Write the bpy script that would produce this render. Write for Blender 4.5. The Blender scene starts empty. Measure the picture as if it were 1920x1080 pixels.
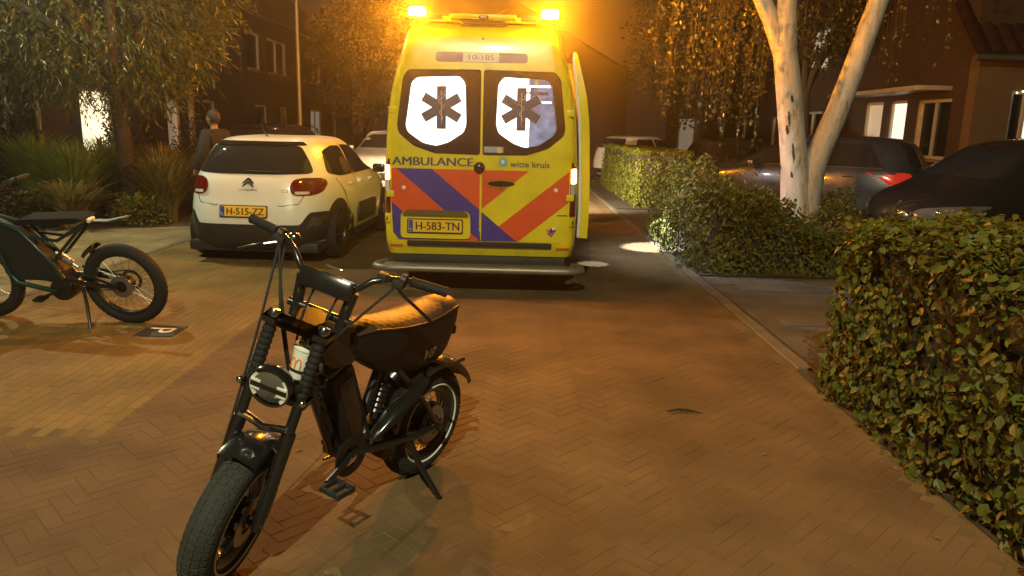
import bpy, bmesh, math, random
from mathutils import Vector, Matrix, noise
rnd = random.Random(7)
R = math.radians
PI = math.pi
scene = bpy.context.scene
COL = scene.collection

# ------------------------------------------------------------------ camera
cam_d = bpy.data.cameras.new('camera')
cam_d.sensor_width = 36.0
cam_d.lens = 36.0 * 1400 / 1920
cam_d.clip_start = 0.05
cam_d.clip_end = 600
cam = bpy.data.objects.new('camera', cam_d)
COL.objects.link(cam)
cam.matrix_world = (Matrix.Translation((0, 0, 1.6)) @ Matrix.Rotation(R(90 - 12.1), 4, 'X')
                    @ Matrix.Rotation(R(1.4), 4, 'Z'))
scene.camera = cam

# ------------------------------------------------------------------ night sky, exposure
world = bpy.data.worlds.new('World')
scene.world = world
world.use_nodes = True
wn = world.node_tree.nodes
bg = wn['Background']
bg.inputs['Color'].default_value = (0.62, 0.50, 0.42, 1)      # town glow on an overcast night sky
bg.inputs['Strength'].default_value = 0.022
vs = scene.view_settings
vs.view_transform = 'Standard'
vs.look = 'None'
vs.exposure = 0.0
vs.gamma = 1.0
vs.use_curve_mapping = False
cy = scene.cycles
cy.max_bounces = 6
cy.diffuse_bounces = 3
cy.glossy_bounces = 3
cy.transmission_bounces = 4
cy.transparent_max_bounces = 8
cy.volume_bounces = 0
cy.caustics_reflective = False
cy.caustics_refractive = False
cy.sample_clamp_indirect = 3.0
cy.use_denoising = True
cy.use_adaptive_sampling = False

LAMP_WARM = (1.0, 0.96, 0.58)


def point_light(name, loc, watts, colour, radius=0.06, parent=None):
    d = bpy.data.lights.new(name, 'POINT')
    d.energy = watts
    d.color = colour
    d.shadow_soft_size = radius
    o = bpy.data.objects.new(name, d)
    COL.objects.link(o)
    o.location = loc
    o.parent = parent
    return o


def spot_light(name, loc, target, watts, colour, angle, blend=0.3, radius=0.05, parent=None):
    d = bpy.data.lights.new(name, 'SPOT')
    d.energy = watts
    d.color = colour
    d.spot_size = R(angle)
    d.spot_blend = blend
    d.shadow_soft_size = radius
    o = bpy.data.objects.new(name, d)
    COL.objects.link(o)
    o.location = loc
    v = Vector(target) - Vector(loc)
    o.rotation_euler = v.to_track_quat('-Z', 'Y').to_euler()
    o.parent = parent
    return o


# ------------------------------------------------------------------ materials
def principled(name):
    m = bpy.data.materials.new(name)
    m.use_nodes = True
    return m, m.node_tree, m.node_tree.nodes['Principled BSDF']


def mat(name, col, rough=0.5, metal=0.0, var=0.12, scale=6.0, bump=0.0, bscale=40.0, coat=0.0, spec=0.5, emit=None, es=0.0):
    """a plain surface with slight procedural colour and gloss variation"""
    m, nt, b = principled(name)
    n = nt.nodes
    L = nt.links
    b.inputs['Roughness'].default_value = rough
    b.inputs['Metallic'].default_value = metal
    b.inputs['Specular IOR Level'].default_value = spec
    b.inputs['Coat Weight'].default_value = coat
    b.inputs['Coat Roughness'].default_value = 0.06
    tc = n.new('ShaderNodeTexCoord')
    nz = n.new('ShaderNodeTexNoise')
    nz.inputs['Scale'].default_value = scale
    nz.inputs['Detail'].default_value = 5
    L.new(tc.outputs['Object'], nz.inputs['Vector'])
    r = n.new('ShaderNodeValToRGB')
    r.color_ramp.elements[0].position = 0.3
    r.color_ramp.elements[1].position = 0.7
    r.color_ramp.elements[0].color = (*[c * (1 - var) for c in col], 1)
    r.color_ramp.elements[1].color = (*[min(1, c * (1 + var)) for c in col], 1)
    L.new(nz.outputs['Fac'], r.inputs['Fac'])
    L.new(r.outputs['Color'], b.inputs['Base Color'])
    mr = n.new('ShaderNodeMapRange')
    mr.inputs['To Min'].default_value = max(0.02, rough * 0.8)
    mr.inputs['To Max'].default_value = min(1, rough * 1.25)
    L.new(nz.outputs['Fac'], mr.inputs['Value'])
    L.new(mr.outputs['Result'], b.inputs['Roughness'])
    if bump:
        n2 = n.new('ShaderNodeTexNoise')
        n2.inputs['Scale'].default_value = bscale
        n2.inputs['Detail'].default_value = 4
        L.new(tc.outputs['Object'], n2.inputs['Vector'])
        bp = n.new('ShaderNodeBump')
        bp.inputs['Strength'].default_value = bump
        bp.inputs['Distance'].default_value = 0.01
        L.new(n2.outputs['Fac'], bp.inputs['Height'])
        L.new(bp.outputs['Normal'], b.inputs['Normal'])
    if emit:
        b.inputs['Emission Color'].default_value = (*emit, 1)
        b.inputs['Emission Strength'].default_value = es
    return m


def piece_mat(name, cols, rough=0.8, bump=0.4, bscale=60.0, spec=0.4, trans=0.0, dirt=0.25):
    """colour picked per separate piece (brick, leaf ...), with grain"""
    m, nt, b = principled(name)
    n = nt.nodes
    L = nt.links
    g = n.new('ShaderNodeNewGeometry')
    oi = n.new('ShaderNodeObjectInfo')
    ad = n.new('ShaderNodeMath')
    ad.operation = 'ADD'
    L.new(g.outputs['Random Per Island'], ad.inputs[0])
    L.new(oi.outputs['Random'], ad.inputs[1])
    fr = n.new('ShaderNodeMath')
    fr.operation = 'FRACT'
    L.new(ad.outputs[0], fr.inputs[0])
    cr = n.new('ShaderNodeValToRGB')
    cr.color_ramp.interpolation = 'LINEAR'
    while len(cr.color_ramp.elements) < len(cols):
        cr.color_ramp.elements.new(0.5)
    for i, c in enumerate(cols):
        e = cr.color_ramp.elements[i]
        e.position = i / max(1, len(cols) - 1)
        e.color = (*c, 1)
    L.new(fr.outputs[0], cr.inputs['Fac'])
    tc = n.new('ShaderNodeTexCoord')
    nz = n.new('ShaderNodeTexNoise')
    nz.inputs['Scale'].default_value = bscale
    nz.inputs['Detail'].default_value = 4
    L.new(g.outputs['Position'], nz.inputs['Vector'])
    n3 = n.new('ShaderNodeTexNoise')
    n3.inputs['Scale'].default_value = 1.7
    n3.inputs['Detail'].default_value = 6
    L.new(g.outputs['Position'], n3.inputs['Vector'])
    mx = n.new('ShaderNodeMix')
    mx.data_type = 'RGBA'
    mx.blend_type = 'MULTIPLY'
    mr = n.new('ShaderNodeMapRange')
    mr.inputs['From Min'].default_value = 0.35
    mr.inputs['From Max'].default_value = 0.7
    mr.inputs['To Min'].default_value = 1 - dirt
    mr.inputs['To Max'].default_value = 1 + dirt * 0.4
    L.new(n3.outputs['Fac'], mr.inputs['Value'])
    mx.inputs['Factor'].default_value = 1.0
    L.new(cr.outputs['Color'], mx.inputs['A'])
    L.new(mr.outputs['Result'], mx.inputs['B'])
    L.new(mx.outputs['Result'], b.inputs['Base Color'])
    b.inputs['Roughness'].default_value = rough
    b.inputs['Specular IOR Level'].default_value = spec
    if bump:
        bp = n.new('ShaderNodeBump')
        bp.inputs['Strength'].default_value = bump
        bp.inputs['Distance'].default_value = 0.004
        L.new(nz.outputs['Fac'], bp.inputs['Height'])
        L.new(bp.outputs['Normal'], b.inputs['Normal'])
    if trans:
        tb = n.new('ShaderNodeBsdfTranslucent')
        L.new(mx.outputs['Result'], tb.inputs['Color'])
        ms = n.new('ShaderNodeMixShader')
        ms.inputs['Fac'].default_value = trans
        L.new(b.outputs['BSDF'], ms.inputs[1])
        L.new(tb.outputs['BSDF'], ms.inputs[2])
        L.new(ms.outputs['Shader'], n['Material Output'].inputs['Surface'])
    return m


def emis(name, col, strength, base=(0.8, 0.8, 0.8)):
    m, nt, b = principled(name)
    b.inputs['Base Color'].default_value = (*base, 1)
    b.inputs['Roughness'].default_value = 0.25
    b.inputs['Emission Color'].default_value = (*col, 1)
    b.inputs['Emission Strength'].default_value = strength
    return m


def lens_emis(name, col, strength, clear=0.5):
    """lamp lens that glows itself and lets its bulb shine through"""
    m = bpy.data.materials.new(name)
    m.use_nodes = True
    nt = m.node_tree
    n = nt.nodes
    n.remove(n['Principled BSDF'])
    e = n.new('ShaderNodeEmission')
    e.inputs['Color'].default_value = (*col, 1)
    e.inputs['Strength'].default_value = strength
    t = n.new('ShaderNodeBsdfTransparent')
    ms = n.new('ShaderNodeMixShader')
    ms.inputs['Fac'].default_value = clear
    nt.links.new(e.outputs[0], ms.inputs[1])
    nt.links.new(t.outputs[0], ms.inputs[2])
    nt.links.new(ms.outputs[0], n['Material Output'].inputs['Surface'])
    return m


def glass_mat(name, tint=(0.02, 0.022, 0.025), rough=0.04, clear=0.25):
    """dark vehicle or house glazing: mirror-like coat over a partly see-through dark pane"""
    m, nt, b = principled(name)
    n = nt.nodes
    b.inputs['Base Color'].default_value = (*tint, 1)
    b.inputs['Roughness'].default_value = rough
    b.inputs['Specular IOR Level'].default_value = 0.8
    t = n.new('ShaderNodeBsdfTransparent')
    t.inputs['Color'].default_value = (0.55, 0.58, 0.58, 1)
    ms = n.new('ShaderNodeMixShader')
    ms.inputs['Fac'].default_value = clear
    nt.links.new(b.outputs[0], ms.inputs[1])
    nt.links.new(t.outputs[0], ms.inputs[2])
    nt.links.new(ms.outputs[0], n['Material Output'].inputs['Surface'])
    return m


# ------------------------------------------------------------------ mesh helpers
def V(*a):
    return Vector(a)


class MB:
    def __init__(self):
        self.v = []
        self.f = []

    def add(self, vs, fs, M=None):
        o = len(self.v)
        for p in vs:
            p = Vector(p)
            self.v.append(M @ p if M is not None else p)
        for f in fs:
            self.f.append([i + o for i in f])
        return self

    def box(self, c, s, M=None, bev=0.0, rot=None):
        """box with centre c and full sizes s; bev chamfers all edges"""
        hx, hy, hz = [a / 2 for a in s]
        b = min(bev, hx * 0.98, hy * 0.98, hz * 0.98)
        T = Matrix.Translation(c)
        if rot is not None:
            T = T @ rot
        if M is not None:
            T = M @ T
        if b <= 0:
            vs = [(x * hx, y * hy, z * hz) for x in (-1, 1) for y in (-1, 1) for z in (-1, 1)]
            fs = [(0, 1, 3, 2), (4, 6, 7, 5), (0, 4, 5, 1), (2, 3, 7, 6), (0, 2, 6, 4), (1, 5, 7, 3)]
            return self.add(vs, fs, T)
        bm = bmesh.new()
        bmesh.ops.create_cube(bm, size=1)
        for v in bm.verts:
            v.co = Vector((v.co.x * s[0], v.co.y * s[1], v.co.z * s[2]))
        bmesh.ops.bevel(bm, geom=list(bm.edges), offset=b, segments=2, affect='EDGES', profile=0.6)
        bm.verts.index_update()
        self.add([v.co for v in bm.verts], [[v.index for v in f.verts] for f in bm.faces], T)
        bm.free()
        return self

    def tube(self, pts, rad, seg=10, caps=True, M=None, flat=1.0, upv=None):
        """swept tube; rad scalar or list; flat squashes the section along its second axis"""
        pts = [Vector(p) for p in pts]
        n = len(pts)
        if not isinstance(rad, (list, tuple)):
            rad = [rad] * n
        vs = []
        prev = None
        for i, p in enumerate(pts):
            t = (pts[min(i + 1, n - 1)] - pts[max(i - 1, 0)])
            if t.length < 1e-9:
                t = Vector((0, 0, 1))
            t.normalize()
            if prev is None:
                a = upv if upv is not None else (Vector((0, 0, 1)) if abs(t.z) < 0.9 else Vector((1, 0, 0)))
                u = t.cross(Vector(a))
                u.normalize()
            else:
                u = prev - t * prev.dot(t)
                if u.length < 1e-6:
                    u = t.orthogonal()
                u.normalize()
            prev = u
            w = t.cross(u)
            for k in range(seg):
                a = 2 * PI * k / seg
                vs.append(p + (u * math.cos(a) + w * math.sin(a) * flat) * rad[i])
        fs = []
        for i in range(n - 1):
            for k in range(seg):
                k2 = (k + 1) % seg
                fs.append((i * seg + k, i * seg + k2, (i + 1) * seg + k2, (i + 1) * seg + k))
        if caps:
            fs.append(tuple(range(seg - 1, -1, -1)))
            fs.append(tuple((n - 1) * seg + k for k in range(seg)))
        return self.add(vs, fs, M)

    def lathe(self, prof, seg=32, M=None, closed=False, a0=0.0, a1=2 * PI):
        """profile [(r, h)] turned about local Z; closed joins the last point to the first"""
        full = abs(a1 - a0 - 2 * PI) < 1e-6
        m = seg if full else seg + 1
        vs = []
        for k in range(m):
            a = a0 + (a1 - a0) * k / seg
            for r, h in prof:
                vs.append((r * math.cos(a), r * math.sin(a), h))
        q = len(prof)
        fs = []
        for k in range(seg):
            k2 = (k + 1) % m if full else k + 1
            for j in range(q if closed else q - 1):
                j2 = (j + 1) % q
                fs.append((k * q + j, k2 * q + j, k2 * q + j2, k * q + j2))
        return self.add(vs, fs, M)

    def disc(self, r, seg=32, M=None):
        vs = [(r * math.cos(2 * PI * k / seg), r * math.sin(2 * PI * k / seg), 0) for k in range(seg)]
        return self.add(vs, [tuple(range(seg))], M)

    def prism(self, poly, h0, h1, M=None):
        """2D polygon (x, y) extruded along z"""
        n = len(poly)
        vs = [(x, y, h0) for x, y in poly] + [(x, y, h1) for x, y in poly]
        fs = [tuple(range(n - 1, -1, -1)), tuple(range(n, 2 * n))]
        for k in range(n):
            k2 = (k + 1) % n
            fs.append((k, k2, n + k2, n + k))
        return self.add(vs, fs, M)

    def sphere(self, c, r, seg=16, rings=10, M=None):
        if not isinstance(r, (list, tuple)):
            r = (r, r, r)
        c = Vector(c)
        vs = [c + Vector((0, 0, -r[2]))]
        for i in range(1, rings):
            a = -PI / 2 + PI * i / rings
            for k in range(seg):
                b = 2 * PI * k / seg
                vs.append(c + Vector((r[0] * math.cos(a) * math.cos(b), r[1] * math.cos(a) * math.sin(b), r[2] * math.sin(a))))
        vs.append(c + Vector((0, 0, r[2])))
        fs = []
        for k in range(seg):
            fs.append((0, 1 + (k + 1) % seg, 1 + k))
        for i in range(rings - 2):
            for k in range(seg):
                a = 1 + i * seg + k
                b = 1 + i * seg + (k + 1) % seg
                fs.append((a, b, b + seg, a + seg))
        top = len(vs) - 1
        for k in range(seg):
            fs.append((1 + (rings - 2) * seg + k, 1 + (rings - 2) * seg + (k + 1) % seg, top))
        return self.add(vs, fs, M)

    def panel(self, outline, surf, off=0.006, rings=3, thick=0.012, seglen=0.05):
        """a plate that follows a surface: outline in the surface's (u, v), star-shaped"""
        pts = []
        n = len(outline)
        for i in range(n):
            a = outline[i]
            b = outline[(i + 1) % n]
            d = math.hypot(b[0] - a[0], b[1] - a[1])
            k = max(1, int(d / seglen))
            for j in range(k):
                t = j / k
                pts.append((a[0] + (b[0] - a[0]) * t, a[1] + (b[1] - a[1]) * t))
        m = len(pts)
        cx = sum(p[0] for p in pts) / m
        cz = sum(p[1] for p in pts) / m
        rings = max(rings, int(max(math.hypot(p[0] - cx, p[1] - cz) for p in pts) / 0.04))
        vs = [surf(p[0], p[1], -thick) for p in pts]
        for r in range(rings):
            s = 1 - r / rings
            for p in pts:
                vs.append(surf(cx + (p[0] - cx) * s, cz + (p[1] - cz) * s, off))
        vs.append(surf(cx, cz, off))
        fs = []
        for r in range(rings):
            for k in range(m):
                k2 = (k + 1) % m
                fs.append((r * m + k, r * m + k2, (r + 1) * m + k2, (r + 1) * m + k))
        c = len(vs) - 1
        for k in range(m):
            fs.append((rings * m + k, rings * m + (k + 1) % m, c))
        return self.add(vs, fs)

    def ngon(self, outline, surf, off=0.004, thick=0.003):
        """flat decal plate from any simple polygon"""
        n = len(outline)
        vs = [surf(u, v, off) for u, v in outline] + [surf(u, v, off - thick) for u, v in outline]
        fs = [tuple(range(n))]
        for k in range(n):
            fs.append((k, (k + 1) % n, n + (k + 1) % n, n + k))
        return self.add(vs, fs)

    def build(self, name, material, parent=None, smooth=38, fix=True):
        me = bpy.data.meshes.new(name)
        me.from_pydata([tuple(p) for p in self.v], [], self.f)
        if fix:
            bm = bmesh.new()
            bm.from_mesh(me)
            bmesh.ops.recalc_face_normals(bm, faces=bm.faces)
            bm.to_mesh(me)
            bm.free()
        me.update()
        if smooth:
            me.polygons.foreach_set('use_smooth', [True] * len(me.polygons))
            me.set_sharp_from_angle(angle=R(smooth))
        me.materials.append(material)
        return link(name, me, parent)


def link(name, me, parent=None):
    o = bpy.data.objects.new(name, me)
    COL.objects.link(o)
    if parent is not None:
        o.parent = parent
    return o


def tag(o, label=None, cat=None, group=None, kind=None):
    if label:
        o['label'] = label
    if cat:
        o['category'] = cat
    if group:
        o['group'] = group
    if kind:
        o['kind'] = kind
    return o


def thing(name, label, cat, loc=(0, 0, 0), rz=0.0, group=None, matrix=None):
    o = bpy.data.objects.new(name, None)
    COL.objects.link(o)
    o.empty_display_size = 0.1
    if matrix is not None:
        o.matrix_world = matrix
    else:
        o.location = loc
        o.rotation_euler = (0, 0, rz)
    return tag(o, label, cat, group)


def text_polys(s, width=None, height=None, shear=0.0):
    """lettering as flat faces: (verts2d, faces), lower left at the origin, scaled to width / height"""
    cu = bpy.data.curves.new('lettering', 'FONT')
    cu.body = s
    cu.resolution_u = 3
    cu.shear = shear
    ob = bpy.data.objects.new('lettering', cu)
    COL.objects.link(ob)
    bpy.context.view_layer.update()
    dg = bpy.context.evaluated_depsgraph_get()
    me = bpy.data.meshes.new_from_object(ob.evaluated_get(dg))
    vs = [(v.co.x, v.co.y) for v in me.vertices]
    fs = [list(p.vertices) for p in me.polygons]
    bpy.data.meshes.remove(me)
    bpy.data.objects.remove(ob)
    bpy.data.curves.remove(cu)
    x0 = min(v[0] for v in vs)
    x1 = max(v[0] for v in vs)
    y0 = min(v[1] for v in vs)
    y1 = max(v[1] for v in vs)
    sx = width / (x1 - x0) if width else None
    sy = height / (y1 - y0) if height else None
    sx = sx or sy
    sy = sy or sx
    return [((v[0] - x0) * sx, (v[1] - y0) * sy) for v in vs], fs


def text_on(name, s, surf, u0, v0, width, height, material, parent, off=0.008, shear=0.0, bold=0.0):
    vs, fs = text_polys(s, width, height, shear)
    mb = MB()
    mb.add([surf(u0 + a, v0 + b, off) for a, b in vs], fs)
    if bold:
        for dx in (-bold, bold):
            mb.add([surf(u0 + a + dx, v0 + b, off + 0.0003 * (2 if dx > 0 else 1)) for a, b in vs], fs)
    return mb.build(name, material, parent, smooth=0, fix=False)


def rounded(x0, z0, x1, z1, r, k=4):
    """rounded rectangle outline"""
    out = []
    for cx, cz, a in ((x1 - r, z1 - r, 0), (x0 + r, z1 - r, 90), (x0 + r, z0 + r, 180), (x1 - r, z0 + r, 270)):
        for i in range(k + 1):
            t = R(a + 90 * i / k)
            out.append((cx + r * math.cos(t), cz + r * math.sin(t)))
    return out


def round_poly(poly, r, k=3):
    """round every corner of a polygon by r"""
    out = []
    n = len(poly)
    for i in range(n):
        p = Vector(poly[i])
        a = Vector(poly[i - 1]) - p
        b = Vector(poly[(i + 1) % n]) - p
        ra = min(r, a.length * 0.45)
        rb = min(r, b.length * 0.45)
        p0 = p + a.normalized() * ra
        p1 = p + b.normalized() * rb
        for j in range(k + 1):
            t = j / k
            q = p0 * (1 - t) ** 2 + p * 2 * t * (1 - t) + p1 * t ** 2
            out.append((q.x, q.y))
    return out


def bez(p0, p1, p2, n=8):
    p0, p1, p2 = Vector(p0), Vector(p1), Vector(p2)
    return [p0 * (1 - t) ** 2 + p1 * 2 * t * (1 - t) + p2 * t * t for t in [i / n for i in range(n + 1)]]


def lerp_tab(tab, z):
    """smooth (Hermite) interpolation of rows (z, a, b, c ...)"""
    if z <= tab[0][0]:
        return tab[0][1:]
    if z >= tab[-1][0]:
        return tab[-1][1:]
    for i in range(len(tab) - 1):
        if tab[i][0] <= z <= tab[i + 1][0]:
            break
    z0, z1 = tab[i][0], tab[i + 1][0]
    t = (z - z0) / (z1 - z0)
    out = []
    for c in range(1, len(tab[0])):
        p0, p1 = tab[i][c], tab[i + 1][c]
        d = (p1 - p0) / (z1 - z0)

        def slope(k):
            if k <= 0 or k >= len(tab) - 1:
                return d
            a = (tab[k][c] - tab[k - 1][c]) / (tab[k][0] - tab[k - 1][0])
            b = (tab[k + 1][c] - tab[k][c]) / (tab[k + 1][0] - tab[k][0])
            return 0 if a * b <= 0 else 2 * a * b / (a + b)
        m0 = slope(i) * (z1 - z0)
        m1 = slope(i + 1) * (z1 - z0)
        out.append((2 * t ** 3 - 3 * t ** 2 + 1) * p0 + (t ** 3 - 2 * t ** 2 + t) * m0 + (-2 * t ** 3 + 3 * t ** 2) * p1 + (t ** 3 - t ** 2) * m1)
    return out


class Shell:
    """vehicle body as a stack of level outlines: rows (z, half width, rear y, front y); rear at y = 0, nose towards +y"""

    def __init__(self, tab, ym, nr=5.0, nf=4.0, seg=72, slices=60):
        self.tab, self.ym, self.nr, self.nf, self.seg, self.slices = tab, ym, nr, nf, seg, slices

    def rear(self, x, z, o=0.0):
        W, yr, yf = lerp_tab(self.tab, z)
        t = min(0.999, abs(x / W))
        return Vector((x, self.ym - (self.ym - yr) * (1 - t ** self.nr) ** (1 / self.nr) - o, z))

    def front(self, x, z, o=0.0):
        W, yr, yf = lerp_tab(self.tab, z)
        t = min(0.999, abs(x / W))
        return Vector((x, self.ym + (yf - self.ym) * (1 - t ** self.nf) ** (1 / self.nf) + o, z))

    def side(self, s):
        def f(y, z, o=0.0):
            W, yr, yf = lerp_tab(self.tab, z)
            if y < self.ym:
                t, n = min(0.999, (self.ym - y) / (self.ym - yr)), self.nr
            else:
                t, n = min(0.999, (y - self.ym) / (yf - self.ym)), self.nf
            return Vector((s * (W * (1 - t ** n) ** (1 / n) + o), y, z))
        return f

    def mesh(self):
        z0, z1 = self.tab[0][0], self.tab[-1][0]
        zs = set()
        for i in range(len(self.tab) - 1):
            a, b = self.tab[i][0], self.tab[i + 1][0]
            k = max(2, int(self.slices * (b - a) / (z1 - z0)))
            for j in range(k):
                zs.add(a + (b - a) * j / k)
        zs.add(z1)
        zs = sorted(zs)
        mb = MB()
        vs, fs = [], []
        n = self.seg
        for z in zs:
            W, yr, yf = lerp_tab(self.tab, z)
            for k in range(n):
                a = 2 * PI * (k + 0.5) / n
                c, s = math.cos(a), math.sin(a)
                if s < 0:
                    e, L = self.nr, self.ym - yr
                else:
                    e, L = self.nf, yf - self.ym
                x = W * math.copysign(abs(c) ** (2 / e), c)
                y = self.ym + L * math.copysign(abs(s) ** (2 / e), s)
                vs.append((x, y, z))
        for i in range(len(zs) - 1):
            for k in range(n):
                k2 = (k + 1) % n
                fs.append((i * n + k, i * n + k2, (i + 1) * n + k2, (i + 1) * n + k))
        fs.append(tuple(range(n - 1, -1, -1)))
        fs.append(tuple((len(zs) - 1) * n + k for k in range(n)))
        mb.add(vs, fs)
        return mb


# shared materials
M = {}
M['rubber'] = mat('rubber', (0.010, 0.010, 0.011), 0.75, bump=0.2, bscale=90)
M['black_plastic'] = mat('black_plastic', (0.02, 0.02, 0.021), 0.55, bump=0.1, bscale=120)
M['black_gloss'] = mat('black_gloss', (0.012, 0.012, 0.013), 0.16, coat=0.6)
M['dark_glass'] = glass_mat('dark_glass', clear=0.12)
M['pane'] = glass_mat('pane', (0.012, 0.014, 0.016), clear=0.3)
M['chrome'] = mat('chrome', (0.6, 0.6, 0.6), 0.18, 1.0)
M['alloy'] = mat('alloy', (0.35, 0.35, 0.36), 0.35, 0.9)
M['dark_alloy'] = mat('dark_alloy', (0.06, 0.06, 0.065), 0.3, 0.8)
M['plate_yellow'] = mat('plate_yellow', (0.86, 0.52, 0.03), 0.4, var=0.05)
M['plate_blue'] = mat('plate_blue', (0.02, 0.06, 0.4), 0.4)
M['ink'] = mat('ink', (0.012, 0.012, 0.014), 0.5)
M['white_paint'] = mat('white_paint', (0.78, 0.78, 0.76), 0.5, var=0.05)
M['red_lens'] = mat('red_lens', (0.12, 0.006, 0.005), 0.12, coat=0.5)
M['clear_lens'] = mat('clear_lens', (0.55, 0.55, 0.55), 0.12, coat=0.6)
M['lamp_dark'] = mat('lamp_dark', (0.10, 0.10, 0.11), 0.08, coat=0.8)
M['steel'] = mat('steel', (0.45, 0.45, 0.43), 0.35, 0.8)
M['wood_dark'] = mat('wood_dark', (0.05, 0.03, 0.018), 0.7, bump=0.4)


def number_plate(name, parent, surf, x0, z0, w, h, text, off=0.02):
    mb = MB()
    mb.panel(rounded(x0, z0, x0 + w, z0 + h, 0.012), surf, off, 2, 0.02, 0.2)
    p = mb.build(name, M['plate_yellow'], parent)
    rim = MB()
    rim.panel(rounded(x0 - 0.012, z0 - 0.016, x0 + w + 0.012, z0 + h + 0.01, 0.014), surf, off - 0.004, 2, 0.02, 0.2)
    rim.build('plate_holder', M['black_plastic'], p)
    bl = MB()
    bl.ngon(rounded(x0 + 0.004, z0 + 0.004, x0 + 0.047, z0 + h - 0.004, 0.008), surf, off + 0.002, 0.002)
    bl.build('country_band', M['plate_blue'], p, smooth=0)
    text_on('lettering', text, surf, x0 + 0.075, z0 + h * 0.17, w - 0.1, h * 0.66, M['ink'], p, off + 0.003, bold=0.002)
    text_on('lettering', 'NL', surf, x0 + 0.012, z0 + 0.018, 0.026, 0.018, M['white_paint'], p, off + 0.005)
    return p


def wheel(parent, c, r, w, side, rim_mat, spokes=5, tyre_h=0.36, name='wheel', cover=False):
    """road wheel on the x axis; side = +1 / -1 is the outward direction"""
    e = MB()
    T = Matrix.Translation(c) @ Matrix.Rotation(side * PI / 2, 4, 'Y')
    ri = r * (1 - tyre_h)
    prof = [(ri, -w / 2 * 0.85), (r * 0.82, -w / 2), (r * 0.95, -w / 2 * 0.92), (r, -w / 2 * 0.6), (r, w / 2 * 0.6),
            (r * 0.95, w / 2 * 0.92), (r * 0.82, w / 2), (ri, w / 2 * 0.85), (ri * 0.97, w / 2 * 0.5), (ri * 0.97, -w / 2 * 0.5)]
    e.lathe(prof, 36, T, closed=True)
    t = e.build(name, M['rubber'], parent)
    q = MB()
    q.lathe([(ri, -w * 0.4), (ri, w * 0.40), (ri * 0.93, w * 0.42), (ri * 0.9, w * 0.36), (ri * 0.9, -w * 0.38)], 36, T, closed=True)
    q.lathe([(0.0, w * 0.30), (ri * 0.2, w * 0.30), (ri * 0.22, w * 0.2), (ri * 0.22, 0), (0, 0)], 16, T)
    if cover:
        q.lathe([(0.001, w * 0.2), (ri * 0.91, w * 0.2)], 36, T)
    for k in range(spokes):
        a = 2 * PI * k / spokes
        S = T @ Matrix.Rotation(a, 4, 'Z')
        q.prism([(ri * 0.15, -ri * 0.10), (ri * 0.93, -ri * 0.15), (ri * 0.93, ri * 0.15), (ri * 0.15, ri * 0.10)], w * 0.2, w * 0.32, S)
    q.build('rim', rim_mat, t)
    d = MB()
    d.lathe([(0.001, w * 0.02), (ri * 0.9, w * 0.02)], 24, T)
    d.build('brake_disc', M['dark_alloy'], t)
    return t

# ================================================================== lamps of the street
def street_lamp(name, label, base, head, watts, pole_h, group='street lamps of the lane', lit=True):
    t = thing(name, label, 'street lamp', (base[0], base[1], 0), group=group)
    mb = MB()
    mb.tube([(0, 0, 0), (0, 0, 1.2), (0, 0, pole_h)], [0.05, 0.048, 0.03], 14)
    mb.build('post', M['galv'], t)
    b = MB()
    b.lathe([(0.09, 0.0), (0.09, 0.05), (0.07, 0.16), (0.065, 0.5), (0.0, 0.5)], 16)
    b.box((0, -0.066, 0.75), (0.07, 0.012, 0.3), bev=0.004)
    b.build('post_base', M['galv'], t)
    hx, hy, hz = head[0] - base[0], head[1] - base[1], head[2]
    a = MB()
    a.tube(bez((0, 0, pole_h - 0.03), (hx * 0.2, hy * 0.2, hz + 0.22), (hx, hy, hz + 0.12), 10), 0.028, 10)
    a.build('arm', M['galv'], t)
    ang = math.atan2(hy, hx) if abs(hx) + abs(hy) > 0.01 else 0
    T = Matrix.Translation((hx, hy, hz)) @ Matrix.Rotation(ang, 4, 'Z')
    h = MB()
    h.prism(rounded(-0.25, -0.13, 0.3, 0.13, 0.1), 0.06, 0.13, T)
    h.prism(rounded(-0.2, -0.10, 0.25, 0.10, 0.08), 0.13, 0.17, T)
    h.build('lantern', M['galv'], t)
    g = MB()
    g.prism(rounded(-0.17, -0.09, 0.22, 0.09, 0.07), 0.035, 0.058, T)
    g.build('lamp_glass', M['lamp_glass'], t)
    if lit:
        point_light('bulb', (hx, hy, hz - 0.03), watts, LAMP_WARM, 0.05, t)
    return t


M['galv'] = mat('galvanised', (0.18, 0.19, 0.18), 0.5, 0.6)
M['lamp_glass'] = lens_emis('lamp_glass', LAMP_WARM, 8.0, 0.3)
street_lamp('street_lamp', 'galvanised street lamp standing at the near left of the lane', (-4.0, -4.9), (-0.7, -4.5, 7.5), 4100, 7.4)
street_lamp('street_lamp', 'galvanised street lamp rising beside the left pavement near the teal bike', (-7.5, 9.2), (-6.5, 8.9, 5.4), 1050, 5.9)
street_lamp('street_lamp', 'slim pale street lamp post rising behind the small white hatchback', (-4.8, 17.0), (-4.3, 16.6, 6.0), 45, 5.9)

# ================================================================== ground, road, pavements
def sheet(name, poly, z, material, kind='structure', parent=None):
    mb = MB()
    mb.add([(x, y, z) for x, y in poly], [tuple(range(len(poly)))])
    o = mb.build(name, material, parent, smooth=0, fix=False)
    if kind:
        o['kind'] = kind
    return o


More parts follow.
